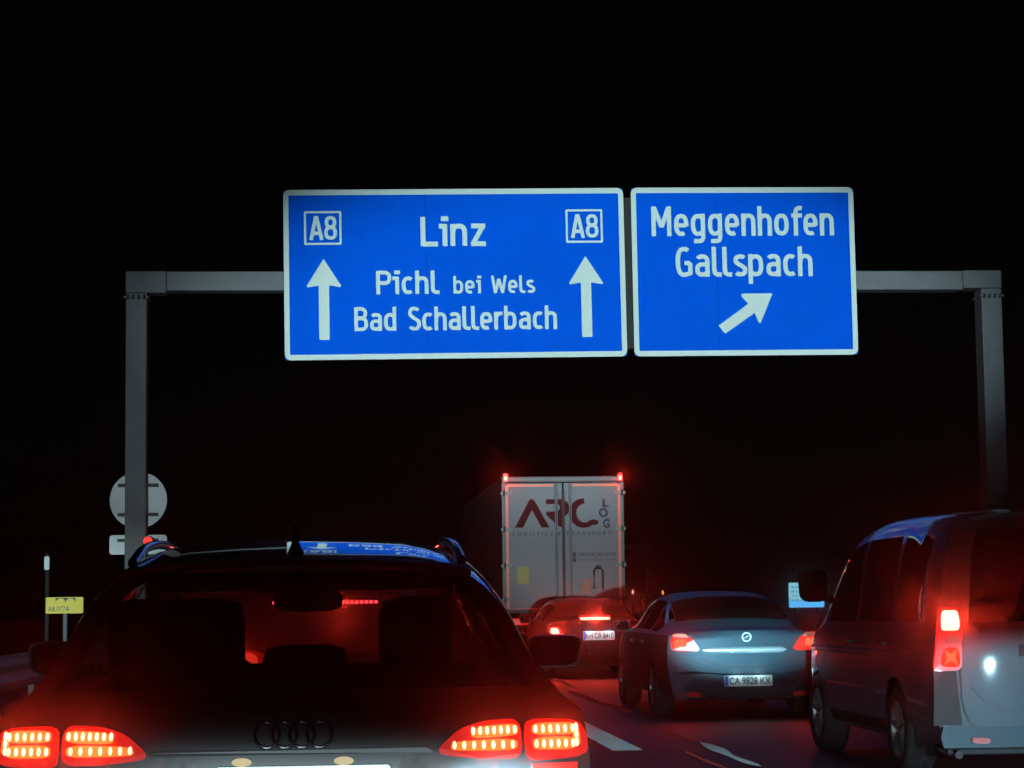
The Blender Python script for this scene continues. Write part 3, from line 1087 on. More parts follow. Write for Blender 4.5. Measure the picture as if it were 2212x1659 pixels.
obj('high_brake_light', bm, mat('unlit_lens', (0.05, 0.004, 0.004), 0.5, noise=0.1), wag)
# roof rails
for sx in (-1, 1):
    bm = bmesh.new()
    pts = []
    for k in range(15):
        y = 0.62 + 2.1 * k / 14
        lift = 0.022 * min(1, 6 * k / 14, 6 * (14 - k) / 14)
        zb = ws.belt(y) + (ws.roof(y) - ws.belt(y)) * 0.925
        pts.append((sx * (0.545 - 0.015 * k / 14), y, zb + lift))
    tube(bm, pts, 0.017, 10)
    obj('roof_rail', bm, TRIM, wag, 50)
bm = bmesh.new()
tube(bm, [(-0.005, 0.52, 1.425), (-0.005, 0.49, 1.46), (-0.005, 0.44, 1.515)], [0.028, 0.012, 0.007], 8)
obj('antenna', bm, PLASTIC, wag, 50)
# tail lamps: outer block on the wing, inner block on the tailgate
for sx in (-1, 1):
    # lens
    outer = [(0.705, 0.775), (0.890, 0.79), (0.893, 0.85), (0.868, 0.898), (0.70, 0.905), (0.695, 0.84)]
    inner = [(0.690, 0.785), (0.686, 0.905), (0.58, 0.902), (0.50, 0.880), (0.435, 0.825), (0.44, 0.803), (0.55, 0.79)]
    for poly, nm in ((outer, 'outer'), (inner, 'inner')):
        pl = [(sx * x, z) for x, z in poly]
        lens = patch('tail_light', wag, LENS_DARK, pl, ws, 0.012, 0.01)
        strips = []
        if nm == 'outer':
            strips = [(0.720, 0.858, 0.855, 0.891, 0.0), (0.722, 0.858, 0.811, 0.848, 0.0), (0.846, 0.872, 0.820, 0.888, 1.0)]
        else:
            strips = [(0.678, 0.530, 0.855, 0.892, -0.006), (0.675, 0.468, 0.811, 0.848, 0.004)]
        for x0, x1, z0, z1, dz in strips:
            n = 7 if nm == 'inner' else 6
            if dz == 1.0:
                q = [(x0, z0), (x1, z0 + 0.004), (x1 - 0.006, z1 - 0.006), (x0, z1)]
            else:
                q = [(x0, z0), (x1, z0 + dz), (x1 + (0.012 if nm == 'inner' else 0), z1 - abs(dz) * 1.5), (x0, z1)]
            patch('led_strip', lens, LED_STRIP, [(sx * x, z) for x, z in q], ws, 0.016, -0.005)
            cells = n if dz != 1.0 else 3
            for k in range(cells):
                t = (k + 0.5) / cells
                if dz == 1.0:
                    cx_, cz_ = (x0 + x1) / 2 - 0.001, z0 + (z1 - z0) * t
                else:
                    cx_, cz_ = x0 + (x1 - x0) * t, (z0 + z1) / 2 + (dz * 0.3 * t)
                ov = [(sx * (cx_ + 0.0058 * math.cos(a)), cz_ + 0.0125 * math.sin(a)) for a in np.linspace(0, 2 * PI, 11)[:-1]]
                patch('led', lens, LED_HOT, ov, ws, 0.0185, -0.010)
    # reflector strip under the outer lamp and lower lens
    patch('tail_light_base', wag, LENS_DIM, [(sx * x, z) for x, z in ((0.72, 0.750), (0.86, 0.752), (0.86, 0.772), (0.72, 0.770))], ws, 0.010, 0.01)
    lamp_light('tail_lamp_glow', wag, (sx * 0.80, -0.10, 0.885), RED, 0.6, 0.05)
    lamp_light('tail_lamp_glow', wag, (sx * 0.60, -0.14, 0.885), RED, 0.45, 0.05)
    lamp_beam('tail_lamp_beam', wag, (sx * 0.79, -0.07, 0.855), RED, 24)
    lamp_beam('tail_lamp_beam', wag, (sx * 0.60, -0.10, 0.852), RED, 20)
# emblem of four linked rings
em = None
bm = bmesh.new()
for k in range(4):
    cx = (k - 1.5) * 0.052
    zc = 0.870
    pts = []
    for a in np.linspace(0, 2 * PI, 25)[:-1]:
        x, z = cx + 0.037 * math.cos(a), zc + 0.037 * math.sin(a)
        pts.append(Vector((x, ws.cap(x, z) - 0.008 - 0.002 * (k % 2), z)))
    rings = []
    for i, p in enumerate(pts):
        d = (p - Vector((cx, p.y, zc))).normalized()
        rings.append([bm.verts.new(p + d * 0.0045 * math.cos(b_) + Vector((0, -0.0045 * math.sin(b_), 0))) for b_ in np.linspace(0, 2 * PI, 7)[:-1]])
    for i in range(24):
        for j in range(6):
            bm.faces.new((rings[i][j], rings[i][(j + 1) % 6], rings[(i + 1) % 24][(j + 1) % 6], rings[(i + 1) % 24][j]))
bmesh.ops.recalc_face_normals(bm, faces=bm.faces)
obj('ring_emblem', bm, mat('dark_chrome', (0.05, 0.05, 0.055), 0.35, 1.0, noise=0.05), wag, 60)
# tailgate ridge with the plate recess under it
patch('tailgate_ridge', wag, BLACK_PAINT, [(-0.42, 0.812), (0.42, 0.812), (0.43, 0.822), (0.40, 0.828), (-0.40, 0.828), (-0.43, 0.822)], ws, 0.022, 0.01)
patch('plate_recess', wag, PLASTIC, [(-0.40, 0.63), (0.40, 0.63), (0.40, 0.808), (-0.40, 0.808)], ws, 0.004, 0.01)
for x in (-0.152, 0.151):
    bm = bmesh.new()
    bmesh.ops.create_uvsphere(bm, u_segments=16, v_segments=8, radius=1)
    for v in bm.verts:
        v.co = Vector((x + v.co.x * 0.030, ws.cap(x, 0.79) - 0.012 + v.co.y * 0.012, 0.792 + v.co.z * 0.013))
    o = obj('plate_lamp', bm, CREAM_GLOW, wag, 60)
    lamp_light('plate_lamp_glow', wag, (x, -0.11, 0.785), (1, 0.9, 0.65), 0.015, 0.012)
number_plate(wag, 0.03, ws.cap(0, 0.72) - 0.024, 0.722, 'LL 482 KT', 0.06)
patch('bumper_lip', wag, PLASTIC, [(-0.80, 0.30), (0.80, 0.30), (0.84, 0.36), (-0.84, 0.36)], ws, 0.02, 0.01)
for sx in (-1, 1):
    mirror_part(wag, sx * 1.02, 2.35, 1.055, sx, BLACK_PAINT, 0.22, 0.135)


# cabin of the wagon
def seat_block(root, name, x, y, z0, z1, w, d, bev=0.05, m=CABIN):
    return box(name, m, root, x - w / 2, x + w / 2, y, y + d, z0, z1, bev)


b = seat_block(wag, 'rear_bench', 0, 1.20, 0.35, 1.045, 1.30, 0.18, 0.06)
for x, w, z1 in ((-0.45, 0.49, 1.285), (0.012, 0.32, 1.115), (0.415, 0.27, 1.285)):
    seat_block(b, 'headrest', x, 1.22, 0.95, z1, w, 0.16, 0.075)
for sx in (-1, 1):
    b = seat_block(wag, 'front_seat', sx * 0.38, 2.25, 0.3, 1.02, 0.46, 0.16, 0.06)
    seat_block(b, 'headrest', sx * 0.42, 2.27, 1.0, 1.26, 0.26, 0.11, 0.05)
seat_block(wag, 'dashboard', 0, 3.05, 0.55, 0.99, 1.36, 0.45, 0.08)
bm = bmesh.new()
pl = []
for k in range(13):
    a = PI + PI * k / 12
    pl.append((-0.005 + 0.148 * math.copysign(abs(math.cos(a)) ** 0.6, math.cos(a)), 1.262 + 0.034 * math.sin(a)))
prism(bm, pl + [(0.145, 1.30), (0.10, 1.33), (-0.10, 1.33), (-0.155, 1.30)], 2.84, 2.90)
obj('inside_mirror', bm, PLASTIC, wag)
box('windscreen_header', PLASTIC, wag, -0.62, 0.62, 2.70, 2.83, 1.318, 1.40, 0.01)
bm = bmesh.new()
tube(bm, [(-0.37 + 0.18 * math.cos(a), 2.86 - 0.05 * math.sin(a), 0.87 + 0.17 * math.sin(a)) for a in np.linspace(0, 2 * PI, 25)], 0.015, 6, False)
obj('steering_wheel', bm, PLASTIC, wag, 60)

# ------------------------------------------------------------------ car ahead of the wagon, seen through its windows
ahd = thing('hatchback', 'dark car seen through the windows of the black wagon, its high brake bar lit', 'car', (-0.14, 14.05, 0))
hspec = dict(L=4.2, W=0.88, bulge=0.08, sill=0.26, wheel_r=0.31, wheels=(0.75, 3.35), zmid=0.68,
             roof=[(0.25, 1.36), (0.6, 1.40), (1.2, 1.42), (1.8, 1.42), (2.3, 1.34), (3.0, 0.98), (3.7, 0.86), (4.2, 0.70)],
             belt=[(0, 0.92), (3.0, 0.90), (4.2, 0.66)],
             off=[(0.26, 0.0), (0.8, 0.02), (0.95, 0.05), (1.3, 0.22), (1.45, 0.24)],
             upper=[(0, 1), (0.09, 0.95), (0.34, 0.86), (0.6, 0.79), (0.82, 0.70), (0.93, 0.58), (0.98, 0.38), (1, 0)],
             rear_glass=(0.97, 1.32), rear_glass_s=0.9, side_glass=[(0.5, 1.4), (1.5, 2.5)], windshield=(2.1, 3.0, 2.4), cuts=[0.5, 1.4, 1.5, 2.5, 2.1, 3.0, 2.4])
hs = car_shell(ahd, hspec, DARK_PAINT, DUSTY_GLASS)
hb = patch('high_brake_light', ahd, LENS_DARK, [(-0.345, 1.262), (0.335, 1.262), (0.335, 1.292), (0.0, 1.302), (-0.345, 1.292)], hs, 0.03, 0.01)
for k in range(22):
    x = -0.325 + 0.65 * k / 21
    patch('led', hb, glow_mat('led_pink_glow', (1, 0.06, 0.07), 4.0), [(x - 0.011, 1.268), (x + 0.011, 1.268), (x + 0.011, 1.287), (x - 0.011, 1.287)], hs, 0.033, -0.02)
for sx in (-1, 1):
    p = patch('tail_light', ahd, LENS_DARK, [(sx * x, z) for x, z in ((0.36, 0.82), (0.82, 0.82), (0.80, 0.98), (0.38, 0.985))], hs)
    patch('bulb', p, BRAKE_RED, [(sx * x, z) for x, z in ((0.42, 0.84), (0.76, 0.84), (0.75, 0.965), (0.43, 0.97))], hs, 0.016, -0.005)
    lamp_light('brake_glow', ahd, (sx * 0.56, -0.12, 0.93), RED, 1.5, 0.06)
    lamp_beam('brake_beam', ahd, (sx * 0.56, -0.10, 0.93), RED, 45)
lamp_light('brake_glow', ahd, (0.1, -0.05, 1.27), RED, 1.2, 0.04)
lamp_beam('brake_beam', ahd, (0.1, 0.10, 1.277), RED, 30)
number_plate(ahd, 0, hs.cap(0, 0.55) - 0.02, 0.55, 'W 5513 R', 0.06)

# ------------------------------------------------------------------ grey-blue sedan in the right lane
sed = thing('sedan', 'grey-blue four-door sedan in the right lane with a chrome boot strip and pale plate', 'car', (4.267, 23.47, 0))
sspec = dict(L=4.6, W=0.90, bulge=0.09, sill=0.25, wheel_r=0.315, wheels=(0.98, 3.68), zmid=0.66, nar_r=0.06,
             roof=[(0.0, 0.94), (0.25, 0.965), (0.62, 0.985), (0.75, 1.03), (1.35, 1.315), (1.7, 1.365), (2.2, 1.38), (2.7, 1.34), (3.5, 0.98), (4.2, 0.86), (4.6, 0.70)],
             belt=[(0, 0.90), (2.2, 0.91), (3.5, 0.89), (4.6, 0.66)],
             off=[(0.25, 0.03), (0.42, -0.01), (0.60, 0.0), (0.80, 0.006), (0.92, 0.014), (0.98, 0.03)],
             upper=[(0, 1), (0.09, 0.945), (0.3, 0.865), (0.6, 0.785), (0.8, 0.70), (0.92, 0.56), (0.97, 0.42), (0.99, 0.25), (1, 0)],
             fade=0.5, side_glass=[(0.95, 1.35), (1.42, 2.2), (2.28, 3.1)], windshield=(2.6, 3.5, 2.8), cuts=[0.95, 1.35, 1.42, 2.2, 2.28, 3.1, 2.6, 3.5, 2.8], glass_top=0.78)
ss_ = car_shell(sed, sspec, SILVER_PAINT)
# rear window laid on the sloping back
bm = bmesh.new()
rows = []
for k in range(9):
    y = 0.80 + 0.50 * k / 8
    z = ss_.roof(y) + 0.004
    w = 0.63 - 0.02 * k / 8
    rows.append([bm.verts.new((w * s_, y - 0.012, ss_.belt(y) + (z - ss_.belt(y)) * (1 - 0.16 * abs(s_) ** 3) + 0.01)) for s_ in np.linspace(-1, 1, 13)])
for a in range(8):
    for c in range(12):
        bm.faces.new((rows[a][c], rows[a][c + 1], rows[a + 1][c + 1], rows[a + 1][c]))
obj('rear_window', bm, TRIM, sed, 60)
bm = bmesh.new()
rows = []
for x in np.linspace(-0.474, 0.430, 25):
    e = min(1.0, (x + 0.49) / 0.06, (0.446 - x) / 0.06)
    row = []
    for a in np.linspace(-80, 80, 9):
        z = 0.735 + 0.034 * math.sin(rad(a)) * e
        row.append(bm.verts.new((x, ss_.cap(x, z) - 0.004 - 0.022 * math.cos(rad(a)), z)))
    rows.append(row)
for i in range(24):
    for j in range(8):
        bm.faces.new((rows[i][j], rows[i + 1][j], rows[i + 1][j + 1], rows[i][j + 1]))
bmesh.ops.recalc_face_normals(bm, faces=bm.faces)
obj('chrome_strip', bm, mat('satin_strip', (0.55, 0.72, 0.80), 0.32, 0.6, noise=0.05), sed, 70)
for sx in (-1, 1):
    lens = patch('tail_light', sed, LENS_DIM, [(sx * x, z) for x, z in ((0.80, 0.728), (0.815, 0.84), (0.79, 0.915), (0.66, 0.922), (0.58, 0.86), (0.485, 0.722))], ss_)
    patch('clear_lens', lens, CLEAR_LENS, [(sx * x, z) for x, z in ((0.79, 0.885), (0.78, 0.912), (0.665, 0.920), (0.61, 0.872), (0.70, 0.875))], ss_, 0.015, -0.005)
    patch('bulb', lens, TAIL_ORANGE, [(sx * x, z) for x, z in ((0.772, 0.760), (0.772, 0.856), (0.718, 0.86), (0.712, 0.765))], ss_, 0.016, -0.005)
    patch('bulb', lens, TAIL_ORANGE, [(sx * x, z) for x, z in ((0.705, 0.765), (0.710, 0.86), (0.655, 0.855), (0.635, 0.78))], ss_, 0.016, -0.005)
    patch('bumper_reflector', sed, REFLECTOR, [(sx * x, z) for x, z in ((0.50, 0.238), (0.655, 0.240), (0.655, 0.290), (0.50, 0.288))], ss_, 0.014, 0.01)
    lamp_beam('tail_beam', sed, (sx * 0.70, -0.10, 0.81), RED, 14)
    lamp_light('tail_glow', sed, (sx * 0.70, -0.25, 0.80), RED, 0.9, 0.05)
# boot lid edge, bumper step
bm = bmesh.new()
rowA = []
for s_ in np.linspace(-1, 1, 31):
    x = 0.50 * s_
    z = 0.555 + 0.10 * abs(s_) ** 2.6
    rowA.append((x, z))
for k in range(30):
    (xa, za), (xb, zb) = rowA[k], rowA[k + 1]
    v = [bm.verts.new((xa, ss_.cap(xa, za) - 0.004, za - 0.012)), bm.verts.new((xb, ss_.cap(xb, zb) - 0.004, zb - 0.012)), bm.verts.new((xb, ss_.cap(xb, zb) - 0.004, zb)), bm.verts.new((xa, ss_.cap(xa, za) - 0.004, za))]
    bm.faces.new(v)
bmesh.ops.remove_doubles(bm, verts=bm.verts, dist=0.0005)
obj('boot_seam', bm, INK, sed)
patch('bumper', sed, SILVER_PAINT, [(-0.80, 0.30), (0.80, 0.30), (0.80, 0.50), (0.60, 0.515), (0.30, 0.49), (-0.30, 0.49), (-0.60, 0.515), (-0.80, 0.50)], ss_, 0.035, 0.01)
patch('bumper_base', sed, PLASTIC, [(-0.74, 0.225), (0.74, 0.225), (0.78, 0.295), (-0.78, 0.295)], ss_, 0.02, 0.03)
bm = bmesh.new()
tube(bm, [(-0.44, 0.00, 0.225), (-0.34, 0.0, 0.22)], 0.03, 10)
obj('exhaust', bm, CHROME, sed, 50)
number_plate(sed, 0.0, ss_.cap(0, 0.41) - 0.046, 0.409, 'CA 9828 KX', 0.055)
bm = bmesh.new()
zc = 0.872
for rr, yo in ((0.052, 0.0),):
    pts = [(rr * math.cos(a), zc + rr * math.sin(a)) for a in np.linspace(0, 2 * PI, 29)[:-1]]
    inn = [(0.74 * x, zc + 0.74 * (z - zc)) for x, z in pts]
    yb = ss_.cap(0, zc)
    ring_prism(bm, pts, inn, yb - 0.018, yb + 0.005)
prism(bm, [(-0.066, zc - 0.010), (0.0, zc - 0.004), (-0.004, zc + 0.012), (0.066, zc + 0.010), (0.01, zc + 0.004), (0.0, zc - 0.012)][::-1], ss_.cap(0, zc) - 0.019, ss_.cap(0, zc) + 0.004)
bmesh.ops.recalc_face_normals(bm, faces=bm.faces)
obj('round_emblem', bm, mat('satin_emblem', (0.6, 0.68, 0.72), 0.5, 0.2), sed)
lamp_light('plate_lamp_glow', sed, (-0.12, -0.20, 0.50), (0.7, 0.95, 1), 0.34, 0.02)
lamp_light('plate_lamp_glow', sed, (0.12, -0.20, 0.50), (0.7, 0.95, 1), 0.34, 0.02)
for sx in (-1, 1):
    mirror_part(sed, sx * 0.99, 2.75, 0.98, sx, SILVER_PAINT, 0.2, 0.13)
for y in (1.38, 2.24, 3.12):
    for sx in (-1, 1):
        bm = bmesh.new()
        pr = None
        for k in range(10):
            z = 0.35 + 0.52 * k / 9
            x = sx * (ss_.side_x(ss_.hw(y), z, ss_.belt(y)) + 0.002)
            a, b_ = bm.verts.new((x, y - 0.005, z)), bm.verts.new((x, y + 0.005, z))
            if pr:
                bm.faces.new((pr[0], pr[1], b_, a))
            pr = (a, b_)
        obj('door_gap', bm, INK, sed)
for y in (1.72, 2.62):
    for sx in (-1, 1):
        x = sx * (ss_.side_x(ss_.hw(y), 0.82, 0.9) + 0.012)
        bm = bmesh.new()
        bx(bm, x - 0.012, x + 0.012, y - 0.10, y + 0.08, 0.80, 0.825, 0.006)
        obj('door_handle', bm, SILVER_PAINT, sed)

# ------------------------------------------------------------------ dark red saloon behind the truck
rdc = thing('red_saloon', 'dark red saloon stopped behind the white truck with a glowing brake bar', 'car', (4.16, 36.72, 0))
rspec = dict(L=4.5, W=0.885, bulge=0.09, sill=0.25, wheel_r=0.31, wheels=(0.92, 3.55), zmid=0.66, nar_r=0.05,
             roof=[(0.0, 0.98), (0.2, 1.0), (0.45, 1.02), (1.2, 1.29), (1.7, 1.345), (2.2, 1.36), (2.6, 1.33), (3.4, 0.96), (4.1, 0.85), (4.5, 0.68)],
             belt=[(0, 0.90), (3.4, 0.88), (4.5, 0.64)],
             off=[(0.25, 0.02), (0.45, -0.01), (0.65, 0.0), (0.85, 0.03), (1.02, 0.06)],
             upper=[(0, 1), (0.09, 0.95), (0.3, 0.88), (0.6, 0.80), (0.8, 0.70), (0.92, 0.57), (0.97, 0.43), (0.99, 0.25), (1, 0)],
             fade=0.5, side_glass=[(0.95, 1.35), (1.42, 2.2), (2.28, 3.0)], windshield=(2.5, 3.4, 2.7), cuts=[0.95, 1.35, 1.42, 2.2, 2.28, 3.0, 2.5, 3.4, 2.7], glass_top=0.78)
rs_ = car_shell(rdc, rspec, RED_PAINT)
bm = bmesh.new()
rows = []
for k in range(9):
    y = 0.52 + 0.64 * k / 8
    w = 0.64 - 0.03 * k / 8
    z = rs_.roof(y)
    rows.append([bm.verts.new((w * s_, y - 0.012, rs_.belt(y) + (z - rs_.belt(y)) * (1 - 0.16 * abs(s_) ** 3) + 0.012)) for s_ in np.linspace(-1, 1, 13)])
for a in range(8):
    for c in range(12):
        bm.faces.new((rows[a][c], rows[a][c + 1], rows[a + 1][c + 1], rows[a + 1][c]))
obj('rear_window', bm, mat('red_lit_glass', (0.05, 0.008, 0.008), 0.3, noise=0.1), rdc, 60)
bm = bmesh.new()
prism(bm, rrect(-0.28, 0.235, 0.972, 1.052, 0.015, 3), -0.05, 0.12)
hb = obj('high_brake_light', bm, LENS_DARK, rdc)
bm = bmesh.new()
prism(bm, rrect(-0.272, 0.227, 0.978, 1.020, 0.014, 3), -0.056, -0.049)
obj('bulb', bm, BRAKE_HOT, hb)
lamp_beam('brake_beam', rdc, (-0.02, -0.07, 1.0), RED, 50, 0.08)
lamp_light('brake_glow', rdc, (-0.03, -0.16, 1.07), RED, 11, 0.06)
for sx in (-1, 1):
    lens = patch('tail_light', rdc, LENS_DARK, [(sx * x, z) for x, z in ((0.52, 0.735), (0.80, 0.745), (0.79, 0.86), (0.62, 0.87))], rs_)
    patch('bulb', lens, BRAKE_HOT if sx < 0 else PINK_GLOW, [(sx * x, z) for x, z in ((0.62, 0.752), (0.775, 0.755), (0.765, 0.852), (0.65, 0.845))], rs_, 0.018, -0.005)
    lamp_beam('brake_beam', rdc, (sx * 0.70, -0.10, 0.80), RED, 40, 0.06)
    lamp_light('brake_glow', rdc, (sx * 0.70, -0.20, 0.80), RED, 9, 0.06)
number_plate(rdc, 0.03, rs_.cap(0, 0.715) - 0.02, 0.715, 'KH CA 8410', 0.05, 0.53, 0.15)
for x in (-0.12, 0.18):
    lamp_light('plate_lamp_glow', rdc, (x, -0.20, 0.81), (0.45, 0.92, 1), 1.1, 0.02)
patch('bumper', rdc, RED_PAINT, [(-0.80, 0.25), (0.80, 0.25), (0.81, 0.50), (-0.81, 0.50)], rs_, 0.035, 0.01)
for x in (-0.13, 0.02):
    for z in (0.52, 0.42):
        patch('bumper_stud', rdc, CHROME, [(x - 0.012, z - 0.025), (x + 0.012, z - 0.025), (x + 0.012, z + 0.025), (x - 0.012, z + 0.025)], rs_, 0.04, -0.02)
for sx in (-1, 1):
    mirror_part(rdc, sx * 0.99, 2.65, 0.99, sx, PLASTIC, 0.2, 0.14)
    patch('bumper_reflector', rdc, REFLECTOR, [(sx * x, z) for x, z in ((0.60, 0.30), (0.74, 0.30), (0.74, 0.34), (0.60, 0.34))], rs_, 0.045, -0.02)

# ------------------------------------------------------------------ grey van at the right edge
VXC = 4.845
van = thing('van', 'grey passenger van at the right edge with a bright upright brake light', 'van', (VXC, 14.72, 0))
vspec = dict(L=4.4, W=0.925, bulge=0.05, sill=0.27, wheel_r=0.325, wheels=(0.92, 3.62), zmid=0.70, nar_r=0.045, tuck_hi=0.03,
             roof=[(0.0, 1.83), (0.4, 1.875), (1.0, 1.895), (1.8, 1.90), (2.4, 1.87), (2.8, 1.80), (3.1, 1.66), (3.75, 1.16), (4.1, 1.05), (4.4, 0.86)],
             belt=[(0, 1.02), (2.5, 1.01), (3.7, 1.0), (4.4, 0.82)],
             off=[(0.27, 0.0), (0.9, 0.0), (1.1, 0.01), (1.7, 0.09), (1.9, 0.12)],
             upper=[(0, 1), (0.1, 0.975), (0.3, 0.945), (0.5, 0.915), (0.7, 0.875), (0.8, 0.84), (0.88, 0.78), (0.94, 0.69), (0.98, 0.52), (0.995, 0.3), (1, 0)],
             rear_glass=(1.10, 1.70), rear_glass_s=0.80, side_glass=[(0.30, 1.05), (1.15, 2.15), (2.25, 3.2)], windshield=(2.9, 3.8, 3.05), glass_top=0.78,
             cuts=[0.30, 1.05, 1.15, 2.15, 2.25, 3.2, 2.9, 3.8, 3.05], fade=1.0)
vs = car_shell(van, vspec, VAN_PAINT)


def vx(x):
    return x - VXC


for sx in (-1, 1):
    f = (lambda x: vx(x)) if sx < 0 else (lambda x: -vx(x))
    unit = patch('tail_light', van, LENS_DARK, [(f(x), z) for x, z in ((3.955, 0.765), (4.00, 0.765), (4.155, 0.768), (4.155, 0.95), (4.165, 1.0), (4.155, 1.19), (4.02, 1.20), (3.985, 1.0))], vs)
    patch('bulb', unit, BRAKE_HOT, [(f(x), z) for x, z in ((4.025, 1.050), (4.035, 1.038), (4.13, 1.038), (4.142, 1.055), (4.145, 1.11), (4.135, 1.165), (4.122, 1.174), (4.045, 1.174), (4.032, 1.16), (4.025, 1.11))], vs, 0.022, -0.005)
    patch('clear_lens', unit, mat('grey_lens', (0.2, 0.12, 0.12), 0.2, coat=1), [(f(x), z) for x, z in ((4.05, 0.948), (4.145, 0.948), (4.145, 1.005), (4.055, 1.005))], vs, 0.020, -0.005)
    cl = patch('bulb', unit, BRAKE_RED, [(f(x), z) for x, z in ((4.01, 0.80), (4.06, 0.79), (4.135, 0.795), (4.14, 0.86), (4.13, 0.92), (4.05, 0.925), (4.02, 0.87))], vs, 0.020, -0.005)
    patch('bulb_core', unit, TAIL_ORANGE, [(f(x), z) for x, z in ((4.03, 0.805), (4.05, 0.85), (4.04, 0.905), (4.08, 0.88), (4.122, 0.915), (4.105, 0.86), (4.125, 0.80), (4.08, 0.835))], vs, 0.024, -0.015)
    lamp_beam('brake_beam', van, ((vx(4.085)) * (1 if sx < 0 else -1), -0.08, 1.105), RED, 90, 0.05)
    lamp_light('brake_glow', van, (vx(4.09) * (1 if sx < 0 else -1), -0.12, 1.11), RED, 1.6, 0.05)
    lamp_light('brake_glow', van, (vx(4.06) * (1 if sx < 0 else -1), -0.14, 0.86), RED, 1.2, 0.05)
    patch('bumper_reflector', van, REFLECTOR, [(f(x), z) for x, z in ((4.195, 0.282), (4.312, 0.278), (4.315, 0.316), (4.193, 0.320))], vs, 0.060, -0.02)
patch('bumper', van, VAN_PAINT, [(-0.84, 0.25), (0.84, 0.25), (0.86, 0.32), (0.84, 0.395), (-0.84, 0.395), (-0.86, 0.32)], vs, 0.055, 0.01)
patch('bumper_corner', van, PLASTIC, [(-0.895, 0.40), (-0.70, 0.40), (-0.715, 0.55), (-0.735, 0.765), (-0.88, 0.765)], vs, 0.010, 0.01)
patch('bumper_corner', van, PLASTIC, [(0.895, 0.40), (0.70, 0.40), (0.715, 0.55), (0.735, 0.765), (0.88, 0.765)][::-1], vs, 0.010, 0.01)
# tailgate seams
bm = bmesh.new()
seam = [(4.160, 1.20), (4.158, 0.944), (4.140, 0.76), (4.145, 0.585), (4.160, 0.50), (4.190, 0.423), (4.23, 0.40)]
for k in range(len(seam) - 1):
    (xa, za), (xb, zb) = seam[k], seam[k + 1]
    xa, xb = vx(xa), vx(xb)
    v = [bm.verts.new((xa - 0.006, vs.cap(xa, za) - 0.004, za)), bm.verts.new((xa + 0.006, vs.cap(xa, za) - 0.004, za)), bm.verts.new((xb + 0.006, vs.cap(xb, zb) - 0.004, zb)), bm.verts.new((xb - 0.006, vs.cap(xb, zb) - 0.004, zb))]
    bm.faces.new(v)
bmesh.ops.remove_doubles(bm, verts=bm.verts, dist=0.0005)
obj('tailgate_seam', bm, INK, van)
patch('tailgate_crease', van, VAN_PAINT, [(vx(4.20), 0.66), (vx(4.30), 0.56), (vx(4.45), 0.50), (0.4, 0.49), (0.4, 0.51), (vx(4.45), 0.52), (vx(4.31), 0.58), (vx(4.22), 0.67)], vs, 0.012, 0.01)
patch('tailgate_grip', van, PLASTIC, [(-0.30, 0.86), (0.30, 0.86), (0.30, 0.94), (-0.30, 0.94)], vs, 0.008, 0.01)
number_plate(van, 0.0, vs.cap(0, 0.70) - 0.012, 0.72, 'GR 17 BVE', 0.06)
box('tow_frame', DARK_STEEL, van, vx(4.07), 0.80, 0.10, 0.16, 0.19, 0.235, 0.01)
bm = bmesh.new()
tube(bm, [(vx(4.12), -0.01, 0.20), (vx(4.12), 0.5, 0.22)], 0.028, 10)
obj('exhaust', bm, CHROME, van, 50)
for sx in (-1, 1):
    mirror_part(van, sx * 1.065, 2.95, 1.37, sx, mat('mirror_black', (0.004, 0.004, 0.004), 0.7, noise=0.1, spec=0.1), 0.25, 0.26)
# side trim of the van: shoulder crease, door panel recess, gaps, handles
for sx in (-1, 1):
    def side_strip(name, pts, wd, m, outw):
        bm = bmesh.new()
        pr = None
        for (y, z) in pts:
            bz = vs.belt(y)
            q = []
            for dz in (-wd / 2, wd / 2):
                x = sx * (vs.side_x(vs.hw(y), z + dz, bz) + outw)
                q.append(bm.verts.new((x, y, z + dz)))
            x = sx * (vs.side_x(vs.hw(y), z, bz) + outw * 3.2)
            mid = bm.verts.new((x, y, z))
            if pr:
                bm.faces.new((pr[0], pr[2], mid, q[0]))
                bm.faces.new((pr[2], pr[1], q[1], mid))
            pr = (q[0], q[1], mid)
        bmesh.ops.recalc_face_normals(bm, faces=bm.faces)
        return obj(name, bm, m, van, 60)
    side_strip('shoulder_crease', [(y, 0.86) for y in np.linspace(0.5, 3.9, 24)], 0.05, VAN_PAINT, 0.006)
    side_strip('door_crease', [(y, 0.52 + 0.06 * min(1, (y - 1.4) / 0.5)) for y in np.linspace(1.4, 3.15, 14)], 0.05, VAN_PAINT, 0.006)
    side_strip('sill_trim', [(y, 0.33) for y in np.linspace(1.35, 3.2, 10)], 0.09, PLASTIC, 0.004)
    for y in (1.10, 2.20, 3.22):
        bm = bmesh.new()
        pr = None
        for k in range(10):
            z = 0.36 + 0.62 * k / 9
            x = sx * (vs.side_x(vs.hw(y), z, vs.belt(y)) + 0.003)
            a, b_ = bm.verts.new((x, y - 0.006, z)), bm.verts.new((x, y + 0.006, z))
            if pr:
                bm.faces.new((pr[0], pr[1], b_, a))
            pr = (a, b_)
        obj('door_gap', bm, INK, van)
    for y in (1.30, 2.42):
        x = sx * (vs.side_x(vs.hw(y), 0.93, 1.0) + 0.014)
        bm = bmesh.new()
        bx(bm, x - 0.014, x + 0.014, y - 0.11, y + 0.09, 0.915, 0.945, 0.008)
        obj('door_handle', bm, VAN_PAINT, van)

